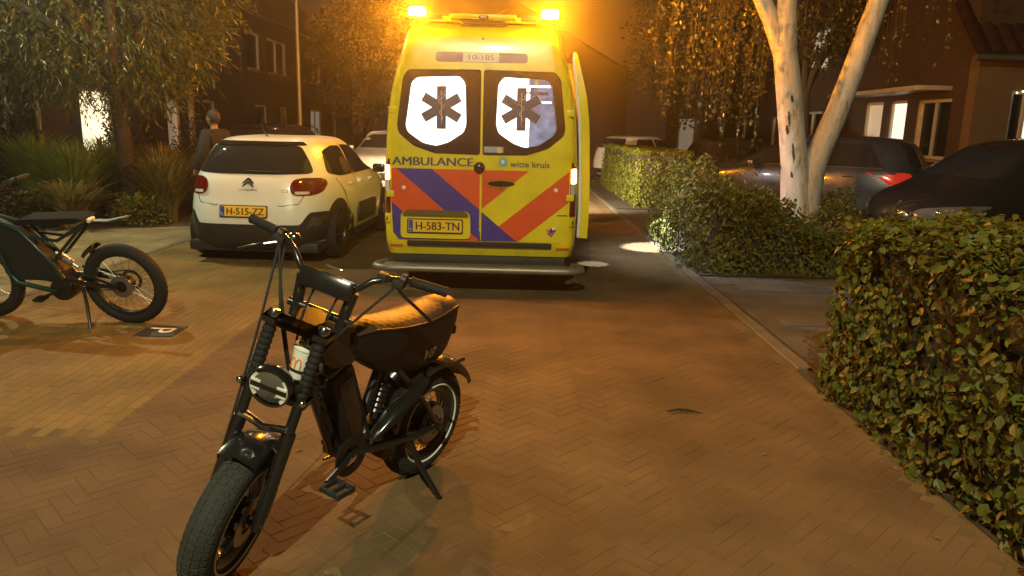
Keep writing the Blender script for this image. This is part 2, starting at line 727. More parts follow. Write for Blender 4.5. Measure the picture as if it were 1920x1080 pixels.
M['soil'] = mat('soil', (0.05, 0.036, 0.022), 0.95, var=0.4, scale=1.2, bump=0.7, bscale=14)
M['joint_sand'] = mat('joint_sand', (0.122, 0.078, 0.029), 0.95, var=0.35, scale=3, bump=0.5, bscale=120)
M['tarmac'] = mat('driveway_slab', (0.085, 0.078, 0.07), 0.8, var=0.3, scale=2.2, bump=0.5, bscale=80)
M['kerb'] = mat('kerb_stone', (0.13, 0.105, 0.075), 0.8, var=0.2, scale=5, bump=0.4, bscale=70)
M['brick_road'] = piece_mat('road_brick', [(0.134, 0.080, 0.037), (0.147, 0.087, 0.039), (0.140, 0.082, 0.043), (0.153, 0.092, 0.042), (0.136, 0.084, 0.035)], 0.8, 0.5, 120, 0.3, dirt=0.36)
M['brick_bay'] = piece_mat('bay_brick', [(0.18, 0.115, 0.036), (0.205, 0.132, 0.042), (0.19, 0.12, 0.039), (0.225, 0.146, 0.046)], 0.8, 0.5, 120, 0.35, dirt=0.3)
M['slab'] = piece_mat('pavement_slab', [(0.25, 0.19, 0.10), (0.29, 0.22, 0.12), (0.23, 0.175, 0.095)], 0.85, 0.4, 60, 0.3, dirt=0.3)

M['slab_grey'] = piece_mat('slab_grey', [(0.12, 0.112, 0.10), (0.14, 0.13, 0.115), (0.11, 0.10, 0.09)], 0.8, 0.4, 60, 0.3, dirt=0.3)
sheet('ground', [(-110, -60), (110, -60), (110, 150), (-110, 150)], -0.09, M['soil'])
road = sheet('road', [(-7.5, -6), (2.0, -6), (2.0, 60), (-2.1, 60), (-2.1, 3.55), (-7.5, 3.55)], -0.0014, M['joint_sand'])
bay = sheet('parking_bay', [(-4.4, 3.55), (-2.1, 3.55), (-2.1, 60), (-4.4, 60)], -0.0018, M['joint_sand'])
pav = sheet('pavement', [(-7.5, 3.55), (-4.4, 3.55), (-4.4, 60), (-7.5, 60)], -0.0015, M['joint_sand'])
drive = sheet('driveway', [(2.16, 4.0), (16, 4.0), (16, 60), (2.16, 60)], -0.008, M['tarmac'])


def brick_mesh(name, lx, ly, h, material, c=0.006):
    x, y = lx / 2, ly / 2
    vs = [(-x, -y, -h), (x, -y, -h), (x, y, -h), (-x, y, -h), (-x, -y, -c), (x, -y, -c), (x, y, -c), (-x, y, -c),
          (-x + c, -y + c, 0), (x - c, -y + c, 0), (x - c, y - c, 0), (-x + c, y - c, 0)]
    fs = []
    for b in (0, 4):
        for k in range(4):
            k2 = (k + 1) % 4
            fs.append((b + k, b + k2, b + 4 + k2, b + 4 + k))
    fs.append((8, 9, 10, 11))
    me = bpy.data.meshes.new(name)
    me.from_pydata(vs, [], fs)
    me.update()
    me.materials.append(material)
    return me, vs, fs


def lay(parent, name, field_name, cells, size, h, material, count, z=0.0, c=0.006):
    """cells: (x, y, angle); the `count` nearest in view become pieces, the rest one field"""
    me, vs, fs = brick_mesh(name, size[0], size[1], h, material, c)

    def seen(p):
        x, y = p[0], p[1]
        return y > 2.3 and abs(x) < y * 0.72 + 0.15
    near = sorted([p for p in cells if seen(p)], key=lambda p: p[0] ** 2 + p[1] ** 2)[:count]
    ns = set(id(p) for p in near)
    mb = MB()
    for p in cells:
        T = (Matrix.Translation((p[0], p[1], z + rnd.gauss(0, 0.0004))) @ Matrix.Rotation(p[2] + rnd.gauss(0, 0.008), 4, 'Z')
             @ Matrix.Rotation(rnd.gauss(0, 0.004), 4, 'X') @ Matrix.Rotation(rnd.gauss(0, 0.002), 4, 'Y'))
        if id(p) in ns:
            o = link(name, me, parent)
            o.matrix_local = T
        else:
            mb.add(vs, fs, T)
    if mb.v:
        o = mb.build(field_name, material, parent, smooth=0, fix=False)
        o['kind'] = 'stuff'


def in_road(x, y):
    if y < 1.6 or y > 34 or abs(x) > y * 0.72 + 1.2:
        return False
    if x > 1.95:
        return False
    return x > -2.05 if y > 3.5 else x > -5


cells = []
bw = 0.0695
N = 490
for ix in range(-N, N):
    for iy in range(-N, N):
        s = (ix - iy) % 6
        if s == 0:
            u, v, a = (ix + 1.5) * bw, (iy + 0.5) * bw, 0.0
        elif s == 3:
            u, v, a = (ix + 0.5) * bw, (iy - 0.5) * bw, PI / 2
        else:
            continue
        x = (u - v) * 0.70711
        y = (u + v) * 0.70711 + 10
        if in_road(x, y):
            cells.append((x, y, a + PI / 4))
lay(road, 'brick', 'brick_field', cells, (0.2062, 0.0668), 0.03, M['brick_road'], 300, 0.0, 0.002)

cells = []
for i in range(33):
    x = -4.355 + 0.0695 * i
    for j in range(150):
        y = 3.66 + 0.209 * j + (0.1045 if i % 2 else 0)
        if abs(x) < y * 0.72 + 1:
            cells.append((x, y, PI / 2))
lay(bay, 'brick', 'brick_field', cells, (0.2062, 0.0668), 0.03, M['brick_bay'], 200, 0.0, 0.0022)
# soldier course along the parking bay
cells = []
for j in range(290):
    cells.append((-2.075, 3.6 + 0.1045 * j, 0.0))
    if j < 22:
        cells.append((-4.3 + 0.1045 * j, 3.55, PI / 2))

cells = []
for i in range(10):
    for j in range(80):
        x = -4.62 - 0.305 * i
        y = 3.7 + 0.305 * j + (0.15 if i % 2 else 0)
        if abs(x) < y * 0.72 + 1:
            cells.append((x, y, 0))
lay(pav, 'paving_slab', 'slab_field', cells, (0.298, 0.298), 0.04, M['slab'], 160, 0.004)

# kerb stones on the right of the lane and along the bay
def kerb_row(parent, x, y0, y1, w, step, z, count):
    me, vs, fs = brick_mesh('kerb_stone', w, step - 0.006, 0.12, M['kerb'], 0.012)
    y = y0
    k = 0
    while y < y1:
        o = link('kerb_stone', me, parent)
        o.location = (x + rnd.gauss(0, 0.003), y + step / 2, z + rnd.gauss(0, 0.002))
        y += step
        k += 1


kb = sheet('kerb', [(1.99, 4.9), (2.17, 4.9), (2.17, 40), (1.99, 40)], -0.02, M['joint_sand'])
kerb_row(kb, 2.075, 5.0, 34, 0.11, 1.0, 0.008, 40)
kb2 = sheet('kerb_edge', [(-4.5, 3.6), (-4.38, 3.6), (-4.38, 34), (-4.5, 34)], -0.024, M['joint_sand'])
kerb_row(kb2, -4.44, 3.6, 34, 0.1, 1.0, 0.01, 30)
# light paving bands across the driveway between the hedges
dslab, dvs, dfs = brick_mesh('paving_slab', 0.49, 0.29, 0.05, M['slab_grey'], 0.006)
for row, y in enumerate((8.05, 7.74)):
    for k in range(9):
        o = link('paving_slab', dslab, drive)
        o.location = (2.45 + 0.5 * k + (0.2 if row else 0), y, 0.006 + rnd.gauss(0, 0.002))
for k in range(8):
    o = link('paving_slab', dslab, drive)
    o.location = (2.6 + 0.5 * k, 6.35, 0.006 + rnd.gauss(0, 0.002))
# planting beds
sheet('garden_bed', [(-7.4, 10.2), (-5.0, 11.4), (-5.0, 34), (-16, 34), (-16, 8.6), (-9, 9.2)], 0.012, M['soil'])
sheet('hedge_bed', [(2.16, 8.4), (7.5, 8.4), (7.5, 12.0), (2.16, 12.0)], 0.006, M['soil'])
sheet('hedge_bed', [(2.16, 15.6), (6, 15.6), (6, 24), (2.16, 24)], 0.006, M['soil'])
sheet('hedge_bed', [(1.985, 1.0), (6, 1.0), (6, 4.95), (1.985, 4.95)], 0.006, M['soil'])

# ================================================================== houses
def brick_wall_mat(name, c1, c2, mortar):
    m, nt, b = principled(name)
    n = nt.nodes
    L = nt.links
    tc = n.new('ShaderNodeTexCoord')
    sx = n.new('ShaderNodeSeparateXYZ')
    L.new(tc.outputs['Object'], sx.inputs[0])
    ad = n.new('ShaderNodeMath')
    ad.operation = 'ADD'
    L.new(sx.outputs['X'], ad.inputs[0])
    L.new(sx.outputs['Y'], ad.inputs[1])
    cx = n.new('ShaderNodeCombineXYZ')
    L.new(ad.outputs[0], cx.inputs['X'])
    L.new(sx.outputs['Z'], cx.inputs['Y'])
    bt = n.new('ShaderNodeTexBrick')
    bt.inputs['Color1'].default_value = (*c1, 1)
    bt.inputs['Color2'].default_value = (*c2, 1)
    bt.inputs['Mortar'].default_value = (*mortar, 1)
    bt.inputs['Scale'].default_value = 1.0
    bt.inputs['Mortar Size'].default_value = 0.006
    bt.inputs['Brick Width'].default_value = 0.22
    bt.inputs['Row Height'].default_value = 0.065
    L.new(cx.outputs[0], bt.inputs['Vector'])
    L.new(bt.outputs['Color'], b.inputs['Base Color'])
    bp = n.new('ShaderNodeBump')
    bp.inputs['Strength'].default_value = 0.5
    bp.inputs['Distance'].default_value = 0.01
    bp.invert = True
    L.new(bt.outputs['Fac'], bp.inputs['Height'])
    L.new(bp.outputs['Normal'], b.inputs['Normal'])
    b.inputs['Roughness'].default_value = 0.85
    return m


M['wall_brick'] = brick_wall_mat('wall_brick', (0.036, 0.018, 0.010), (0.048, 0.023, 0.013), (0.036, 0.028, 0.02))
M['wall_brick_pale'] = brick_wall_mat('wall_brick_pale', (0.10, 0.06, 0.028), (0.125, 0.075, 0.035), (0.085, 0.066, 0.045))
M['roof_tile'] = piece_mat('roof_tile', [(0.034, 0.010, 0.006), (0.045, 0.014, 0.008), (0.028, 0.010, 0.007)], 0.7, 0.3, 40)
M['gutter_grey'] = mat('gutter_grey', (0.06, 0.055, 0.05), 0.6)
M['frame_white'] = mat('frame_white', (0.34, 0.32, 0.27), 0.45, var=0.06)
M['door_dark'] = mat('door_dark', (0.03, 0.035, 0.03), 0.4)
M['lit_room'] = emis('lit_room', (1.0, 0.86, 0.55), 1.6)
M['lit_dim'] = emis('lit_dim', (1.0, 0.85, 0.6), 0.16)
M['lit_white'] = emis('lit_white', (1.0, 0.93, 0.78), 1.1)
M['red_curtain'] = mat('red_curtain', (0.35, 0.03, 0.03), 0.8)
M['warm_bulb'] = emis('warm_bulb', (1.0, 0.75, 0.35), 7.0)


def house(name, label, x0, y0, y1, side, items, depth=8.0, eave=5.4, ridge=8.6, wall='wall_brick', group=None):
    """terraced house beside the lane: facade in the plane x = x0 facing the lane (side = -1 left, +1 right).
    items: (kind, ya, yb, za, zb, material) on the facade"""
    t = thing(name, label, 'house', (x0, y0, 0), group=group)
    xb = side * depth
    L = y1 - y0
    # wall with real openings: built from strips around each opening
    ys = sorted({0, L} | {i[1] - y0 for i in items} | {i[2] - y0 for i in items})
    zs = sorted({0, eave} | {i[3] for i in items} | {i[4] for i in items})
    m = MB()
    for a, b in zip(ys, ys[1:]):
        for c, d in zip(zs, zs[1:]):
            my, mz = (a + b) / 2 + y0, (c + d) / 2
            if any(i[1] < my < i[2] and i[3] < mz < i[4] for i in items):
                continue
            m.add([(0, a, c), (0, b, c), (0, b, d), (0, a, d)], [(0, 1, 2, 3)])
    for i in items:
        a, b, c, d = i[1] - y0, i[2] - y0, i[3], i[4]
        k = side * .12
        m.add([(0, a, c), (0, b, c), (0, b, d), (0, a, d), (k, a, c), (k, b, c), (k, b, d), (k, a, d)], [(0, 1, 5, 4), (1, 2, 6, 5), (2, 3, 7, 6), (3, 0, 4, 7)])
    m.add([(0, 0, 0), (xb, 0, 0), (xb, 0, eave), (xb / 2, 0, ridge), (0, 0, eave)], [(0, 1, 2, 3, 4)])
    m.add([(0, L, 0), (xb, L, 0), (xb, L, eave), (xb / 2, L, ridge), (0, L, eave)], [(0, 1, 2, 3, 4)])
    m.add([(xb, 0, 0), (xb, L, 0), (xb, L, eave), (xb, 0, eave)], [(0, 1, 2, 3)])
    m.build('wall', M[wall], t, smooth=0)
    r = MB()
    o = -side * .3
    sl = (ridge - eave) / abs(xb / 2)
    for xa, za, xc, zc in ((o, eave - .3 * sl, xb / 2, ridge), (xb - o, eave - .3 * sl, xb / 2, ridge)):
        r.add([(xa, -.02, za + .05), (xa, L + .02, za + .05), (xc, L + .02, zc + .05), (xc, -.02, zc + .05), (xa, -.02, za + .16), (xa, L + .02, za + .16), (xc, L + .02, zc + .18), (xc, -.02, zc + .18)],
              [(0, 1, 2, 3), (4, 5, 6, 7), (0, 1, 5, 4), (0, 3, 7, 4), (1, 2, 6, 5)])
    rf = r.build('roof', M['roof_tile'], t, smooth=0)
    ch = MB()
    ch.box((xb / 2, L * .5, ridge + .4), (.7, .7, 1.1), bev=.02)
    ch.build('chimney', M[wall], rf)
    g = MB()
    g.tube([(o - side * .06, 0, eave - .3 * sl + .06), (o - side * .06, L, eave - .3 * sl + .06)], .06, 8)
    g.build('gutter', M['gutter_grey'], rf)
    for kind, ya, yb, za, zb, mm in items:
        a, b = ya - y0, yb - y0
        k = side * .09
        fr = MB()
        w = .07
        for (p, q, c, d) in ((a, b, za, za + w), (a, b, zb - w, zb), (a, a + w, za, zb), (b - w, b, za, zb)):
            fr.box((k, (p + q) / 2, (c + d) / 2), (.07, q - p - (.002 if c == za else 0), d - c), bev=.006)
        if kind == 'window' and b - a > 1.4:
            fr.box((k, (a + b) / 2, (za + zb) / 2), (.06, .06, zb - za - .1), bev=.006)
        wn_ = fr.build(kind, M['frame_white'], t)
        p = MB()
        kk = side * .115
        p.add([(kk, a + .04, za + .04), (kk, b - .04, za + .04), (kk, b - .04, zb - .04), (kk, a + .04, zb - .04), (kk + side * .01, a + .04, za + .04), (kk + side * .01, b - .04, za + .04), (kk + side * .01, b - .04, zb - .04), (kk + side * .01, a + .04, zb - .04)],
              [(0, 1, 2, 3), (4, 5, 6, 7), (0, 1, 5, 4), (2, 3, 7, 6), (1, 2, 6, 5), (3, 0, 4, 7)])
        p.build('pane' if kind == 'window' else 'door_leaf', M[mm], wn_, smooth=0)
        if kind == 'window':
            s_ = MB()
            s_.box((-side * .05, (a + b) / 2, za - .03), (.2, b - a + .1, .05), bev=.01)
            s_.build('sill', M['kerb'], wn_)
    return t


LG = 'terraced houses along the left'
RG = 'terraced houses along the right'
lh = house('terraced_house', 'dark brick house with brightly lit doorway behind the willow at left', -9.4, 12.6, 19.4, -1,
           [('window', 13.2, 15.2, .8, 2.2, 'pane'), ('door', 16.5, 17.9, .02, 2.25, 'lit_room'), ('window', 13.4, 15.0, 3.4, 4.7, 'pane'), ('window', 16.6, 18.4, 3.4, 4.7, 'pane')], group=LG)
a = MB()
a.box((.55, 5.5, 2.42), (1.1, 3.6, .12), bev=.02)
cn = a.build('porch_canopy', M['frame_white'], lh)
a = MB()
for y in (3.75, 7.2):
    a.box((1.0, y, 1.18), (.12, .12, 2.36), bev=.01)
a.build('porch_post', M['frame_white'], lh)
a = MB()
a.box((.14, 4.75, 2.30), (.12, .3, .06), bev=.01)
pl_ = a.build('porch_lamp', M['warm_bulb'], lh)
house('terraced_house', 'dark brick house left of the lamp post with pale window frames', -9.4, 19.5, 26.4, -1,
      [('window', 20.6, 21.5, .5, 2.2, 'lit_dim'), ('door', 23.0, 24.0, .02, 2.2, 'door_dark'), ('window', 20.2, 22.0, 3.4, 4.7, 'pane'), ('window', 23.4, 25.2, 3.4, 4.7, 'pane')], group=LG)
house('terraced_house', 'dark brick house right of the lamp post with upstairs white window', -9.4, 26.5, 33.4, -1,
      [('window', 27.6, 29.0, .8, 2.2, 'pane'), ('door', 30.5, 31.5, .02, 2.2, 'frame_white'), ('window', 29.2, 31.6, 3.4, 4.7, 'pane'), ('window', 27.0, 28.4, 3.4, 4.7, 'pane')], group=LG)
house('terraced_house', 'farthest dark brick house on the left of the lane', -9.4, 33.5, 44, -1,
      [('window', 35, 37, .8, 2.2, 'lit_dim'), ('door', 39, 40, .02, 2.2, 'door_dark'), ('window', 35, 37, 3.4, 4.7, 'pane'), ('window', 40, 42, 3.4, 4.7, 'pane')], group=LG)
rh = house('terraced_house', 'brick house at right with lit windows above the parked cars', 9.0, 15.4, 21.6, 1,
           [('window', 15.95, 17.35, 1.15, 2.42, 'pane'), ('window', 17.75, 18.6, 1.1, 2.45, 'lit_white'), ('window', 18.9, 19.9, 1.1, 2.45, 'lit_dim')],
           wall='wall_brick', group=RG)
a = MB()
a.box((-.35, 2.9, 2.62), (.75, 4.6, .1), bev=.02)
a.build('canopy', M['frame_white'], rh)
a = MB()
a.box((.08, 3.35, 1.75), (.05, .25, 1.35))
a.build('curtain', M['red_curtain'], rh)
a = MB()
a.box((.085, 1.95, 1.75), (.03, .35, 1.2))
a.build('curtain', mat('pale_curtain', (.5, .42, .3), .8), rh)
house('terraced_house', 'second brick house on the right, half hidden by the birch', 9.0, 21.7, 28.4, 1,
      [('window', 22.6, 24.4, .9, 2.3, 'pane'), ('door', 26, 27, .02, 2.2, 'door_dark'), ('window', 22.6, 24.2, 3.5, 4.7, 'lit_dim'), ('window', 25.6, 27.2, 3.5, 4.7, 'pane')], group=RG)
house('terraced_house', 'farther brick house on the right with white upstairs window frames', 9.0, 28.5, 35.6, 1,
      [('window', 29.4, 31.4, .9, 2.3, 'pane'), ('door', 33, 34, .02, 2.2, 'frame_white'), ('window', 29.4, 31.2, 3.5, 4.7, 'pane'), ('window', 32.8, 34.4, 3.5, 4.7, 'pane')], group=RG)
house('terraced_house', 'farthest brick house on the right with tall white door', 9.0, 35.7, 46, 1,
      [('door', 38.6, 42.6, .02, 2.35, 'lit_dim'), ('window', 37, 38.4, .9, 2.3, 'pane'), ('window', 37, 39, 3.5, 4.7, 'pane')], group=RG)  # door leaf given a faint glow so it shows pale in the dark
house('end_house', 'wide dark house closing the far end of the lane', -7.5, 52, 66, 1,
      [('window', 54, 56, 1, 2.3, 'pane')], depth=15, eave=5.4, ridge=9.5)

# low wing at the far right with its tiled roof coming down over the window
WG = thing('house_wing', 'low brick wing with tiled roof and fairy lights at upper right', 'house', (8.95, 15.1, 0))
a = MB()
for (xa, xb, za, zb) in ((0, .72, 0, 3.2), (.72, 2.0, 0, 1.0), (.72, 2.0, 2.55, 3.2), (2.0, 6, 0, 3.2)):
    a.add([(xa, 0, za), (xb, 0, za), (xb, 0, zb), (xa, 0, zb)], [(0, 1, 2, 3)])
a.add([(0, 0, 0), (0, .29, 0), (0, .29, 3.2), (0, 0, 3.2)], [(0, 1, 2, 3)])
a.add([(.72, 0, 1), (2, 0, 1), (2, .12, 1), (.72, .12, 1)], [(0, 1, 2, 3)])
a.add([(.72, 0, 2.55), (2, 0, 2.55), (2, .12, 2.55), (.72, .12, 2.55)], [(0, 1, 2, 3)])
a.build('wall', M['wall_brick_pale'], WG, smooth=0)
a = MB()
for (xa, xb, za, zb) in ((.72, 2.0, 1.0, 1.07), (.72, 2.0, 2.48, 2.55), (.72, .79, 1.07, 2.48), (1.93, 2.0, 1.07, 2.48), (1.0, 1.07, 1.07, 2.48)):
    a.box(((xa + xb) / 2, .08, (za + zb) / 2), (xb - xa, .06, zb - za), bev=.005)
wf = a.build('window', M['frame_white'], WG)
a = MB()
a.box((1.36, .125, 1.77), (1.2, .01, 1.42))
a.build('pane', M['pane'], wf)
a = MB()
a.box((1.12, .105, 1.77), (.10, .012, 1.40))
a.build('curtain', M['lit_white'], wf)
a = MB()
for k in range(16):
    a.sphere((.78 + .11 * k, -.05, 2.50 + .03 * math.sin(k * 1.3)), .017, 8, 6)
a.build('fairy_light', M['warm_bulb'], WG)
a = MB()
a.tube([(.7 + .11 * k, -.05, 2.53 + .03 * math.sin(k * 1.3)) for k in range(18)], .004, 5)
a.build('light_cable', M['black_plastic'], WG)
a = MB()
sl = R(46)
a.add([(-.25, -.3, 3.17), (6.2, -.3, 3.17), (6.2, 4.5, 3.17 + 4.8 * math.tan(sl)), (-.25, 4.5, 3.17 + 4.8 * math.tan(sl)), (-.25, -.3, 3.05), (6.2, -.3, 3.05), (6.2, 4.5, 3.05 + 4.8 * math.tan(sl)), (-.25, 4.5, 3.05 + 4.8 * math.tan(sl))],
      [(0, 1, 2, 3), (4, 5, 6, 7), (0, 1, 5, 4), (0, 3, 7, 4), (1, 2, 6, 5), (2, 3, 7, 6)])
wr = a.build('roof', M['roof_tile'], WG, smooth=0)
a = MB()
pr_ = []
for k in range(9):
    t = k / 8
    pr_.append((-.15 + .3 * t, .028 * math.sin(t * PI) if t < .8 else .0))
tv = [(x, 0, z) for x, z in pr_] + [(x, .36, z + .0) for x, z in pr_] + [(x, 0, z - .015) for x, z in pr_]
tf = [(k, k + 1, 9 + k + 1, 9 + k) for k in range(8)] + [(k, k + 1, 18 + k + 1, 18 + k) for k in range(8)]
tme = bpy.data.meshes.new('roof_tile')
tme.from_pydata(tv, [], tf)
tme.update()
tme.materials.append(M['roof_tile'])
for r_ in range(11):
    for c_ in range(21):
        o = link('roof_tile', tme, wr)
        d = .02 + .31 * r_
        o.matrix_local = Matrix.Translation((-.08 + .30 * c_, -.3 + d * math.cos(sl), 3.2 + d * math.sin(sl))) @ Matrix.Rotation(sl - .045, 4, 'X')
a = MB()
a.tube([(-.3, -.36, 3.12), (6.2, -.36, 3.12)], .06, 10)
a.build('gutter', M['gutter_grey'], wr)

# ================================================================== the ambulance
M['amb_yellow'] = mat('ambulance_yellow', (0.74, 0.60, 0.02), 0.28, var=0.12, scale=3.5, coat=0.5)
M['amb_red'] = mat('ambulance_red', (0.72, 0.085, 0.02), 0.35, var=0.06, coat=0.2)
M['amb_blue'] = mat('ambulance_blue', (0.045, 0.035, 0.30), 0.35, var=0.08, coat=0.2)
M['amb_frame'] = mat('window_surround', (0.016, 0.013, 0.012), 0.1, coat=0.5)
M['pane_lit'] = emis('lit_pane', (0.95, 0.97, 1.0), 3.2)


def frosted(m):
    # uneven cabin light behind the frosted film
    nt = m.node_tree
    n = nt.nodes
    tc = n.new('ShaderNodeTexCoord')
    nz = n.new('ShaderNodeTexNoise')
    nz.inputs['Scale'].default_value = 3.2
    nz.inputs['Detail'].default_value = 3
    nt.links.new(tc.outputs['Object'], nz.inputs['Vector'])
    mr = n.new('ShaderNodeMapRange')
    mr.inputs['From Min'].default_value = 0.35
    mr.inputs['From Max'].default_value = 0.62
    mr.inputs['To Min'].default_value = 0.72
    mr.inputs['To Max'].default_value = 3.4
    nt.links.new(nz.outputs['Fac'], mr.inputs['Value'])
    nt.links.new(mr.outputs['Result'], n['Principled BSDF'].inputs['Emission Strength'])
    n['Principled BSDF'].inputs['Emission Color'].default_value = (0.88, 0.93, 1.0, 1)


frosted(M['pane_lit'])
M['staff_gold'] = mat('staff_gold', (0.72, 0.58, 0.40), 0.5)
M['star_blue'] = mat('star_blue', (0.045, 0.042, 0.11), 0.5)
M['number_strip'] = mat('number_strip', (0.10, 0.06, 0.16), 0.4)
M['logo_blue'] = mat('logo_blue', (0.10, 0.40, 0.62), 0.4)
M['text_blue'] = mat('text_blue', (0.03, 0.03, 0.14), 0.4)
M['tail_lit'] = emis('tail_lamp_lit', (1.0, 0.45, 0.16), 34.0)
M['beacon'] = lens_emis('beacon_lens', (1.0, 0.50, 0.06), 60.0, 0.4)
M['aluminium'] = mat('aluminium', (0.26, 0.25, 0.21), 0.45, 0.6, bump=0.1, bscale=30)
BEACON = (1.0, 0.31, 0.008)


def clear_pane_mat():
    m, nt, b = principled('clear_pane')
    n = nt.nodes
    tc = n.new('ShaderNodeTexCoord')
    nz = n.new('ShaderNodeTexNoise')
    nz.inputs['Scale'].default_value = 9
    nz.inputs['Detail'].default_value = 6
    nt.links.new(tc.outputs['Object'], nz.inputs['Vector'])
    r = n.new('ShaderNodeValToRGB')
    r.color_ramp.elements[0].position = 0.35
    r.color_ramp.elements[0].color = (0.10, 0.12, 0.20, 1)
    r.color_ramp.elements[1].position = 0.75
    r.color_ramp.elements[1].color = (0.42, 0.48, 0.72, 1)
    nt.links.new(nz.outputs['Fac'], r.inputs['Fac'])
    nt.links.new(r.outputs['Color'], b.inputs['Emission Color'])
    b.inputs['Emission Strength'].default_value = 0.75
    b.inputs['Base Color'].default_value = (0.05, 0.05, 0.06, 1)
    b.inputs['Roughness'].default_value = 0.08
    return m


M['pane_clear'] = clear_pane_mat()

AM = thing('ambulance', 'yellow ambulance van with red and blue stripes and lit orange roof beacons', 'ambulance', (-0.33, 7.25, 0), R(-0.4))
sh = Shell([(0.36, .925, .05, 6.3), (0.5, .95, 0, 6.45), (0.8, .957, 0, 6.5), (1.1, .952, 0, 6.4), (1.3, .943, 0, 5.95), (1.6, .928, .008, 5.3),
            (1.9, .89, .022, 4.95), (2.2, .815, .045, 4.65), (2.38, .767, .07, 4.5), (2.47, .735, .10, 4.4), (2.53, .69, .15, 4.3), (2.58, .60, .25, 4.15), (2.61, .40, .5, 3.9)],
           2.5, 24, 4, 120, 70)
sh.mesh().build('body', M['amb_yellow'], AM)
rs = sh.rear
doors = []
for s in (-1, 1):
    d = MB()
    o = [(s * 0.004, 0.508), (s * 0.80, 0.508), (s * 0.862, 0.60), (s * 0.868, 1.25), (s * 0.83, 1.8), (s * 0.735, 2.25), (s * 0.67, 2.40), (s * 0.004, 2.43)]
    d.panel(round_poly(o, 0.05), rs, 0.010, 4, 0.01, 0.06)
    dd = d.build('rear_door', M['amb_yellow'], AM)
    doors.append(dd)
dl, dr = doors
g = MB()
g.ngon([(-0.006, 0.508), (0.006, 0.508), (0.006, 2.42), (-0.006, 2.42)], rs, 0.004, 0.003)
g.build('door_gap', M['black_plastic'], AM)
g = MB()
g.ngon([(0.006, 0.52), (0.014, 0.52), (0.014, 2.4), (0.006, 2.4)], rs, 0.016, 0.004)
g.build('door_edge_trim', M['amb_yellow'], dr)


def clipx(poly, xa, keep):
    """part of a polygon with x >= xa (keep=+1) or x <= xa (keep=-1)"""
    out = []
    n = len(poly)
    for i in range(n):
        a, b = poly[i], poly[(i + 1) % n]
        ia, ib = (a[0] - xa) * keep >= 0, (b[0] - xa) * keep >= 0
        if ia:
            out.append(a)
        if ia != ib:
            t = (xa - a[0]) / (b[0] - a[0])
            out.append((xa, a[1] + (b[1] - a[1]) * t))
    return out


def stripe(name, poly, material, off=0.014):
    for dd, keep, xa in ((dl, -1, -0.005), (dr, 1, 0.015)):
        q = clipx(poly, xa, keep)
        if len(q) >= 3:
            mb = MB()
            mb.panel(q, rs, off, 8, 0.0, 0.03)
            mb.build(name, material, dd)


T0 = 1.198
stripe('red_stripe', [(-.855, T0), (-.811, T0), (0.0, .512), (-.41, .512), (-.862, .876)], M['amb_red'])
stripe('blue_stripe', [(-.811, T0), (-.469, T0), (.36, .512), (0.0, .512)], M['amb_blue'])
stripe('blue_stripe', [(-.86, .876), (-.41, .512), (-.79, .512), (-.845, .58)], M['amb_blue'])
stripe('red_stripe', [(-.469, T0), (.463, T0), (0.0, .812)], M['amb_red'])
stripe('red_stripe', [(.182, .657), (.36, .512), (.374, .512), (.858, .905), (.858, 1.205)], M['amb_red'])
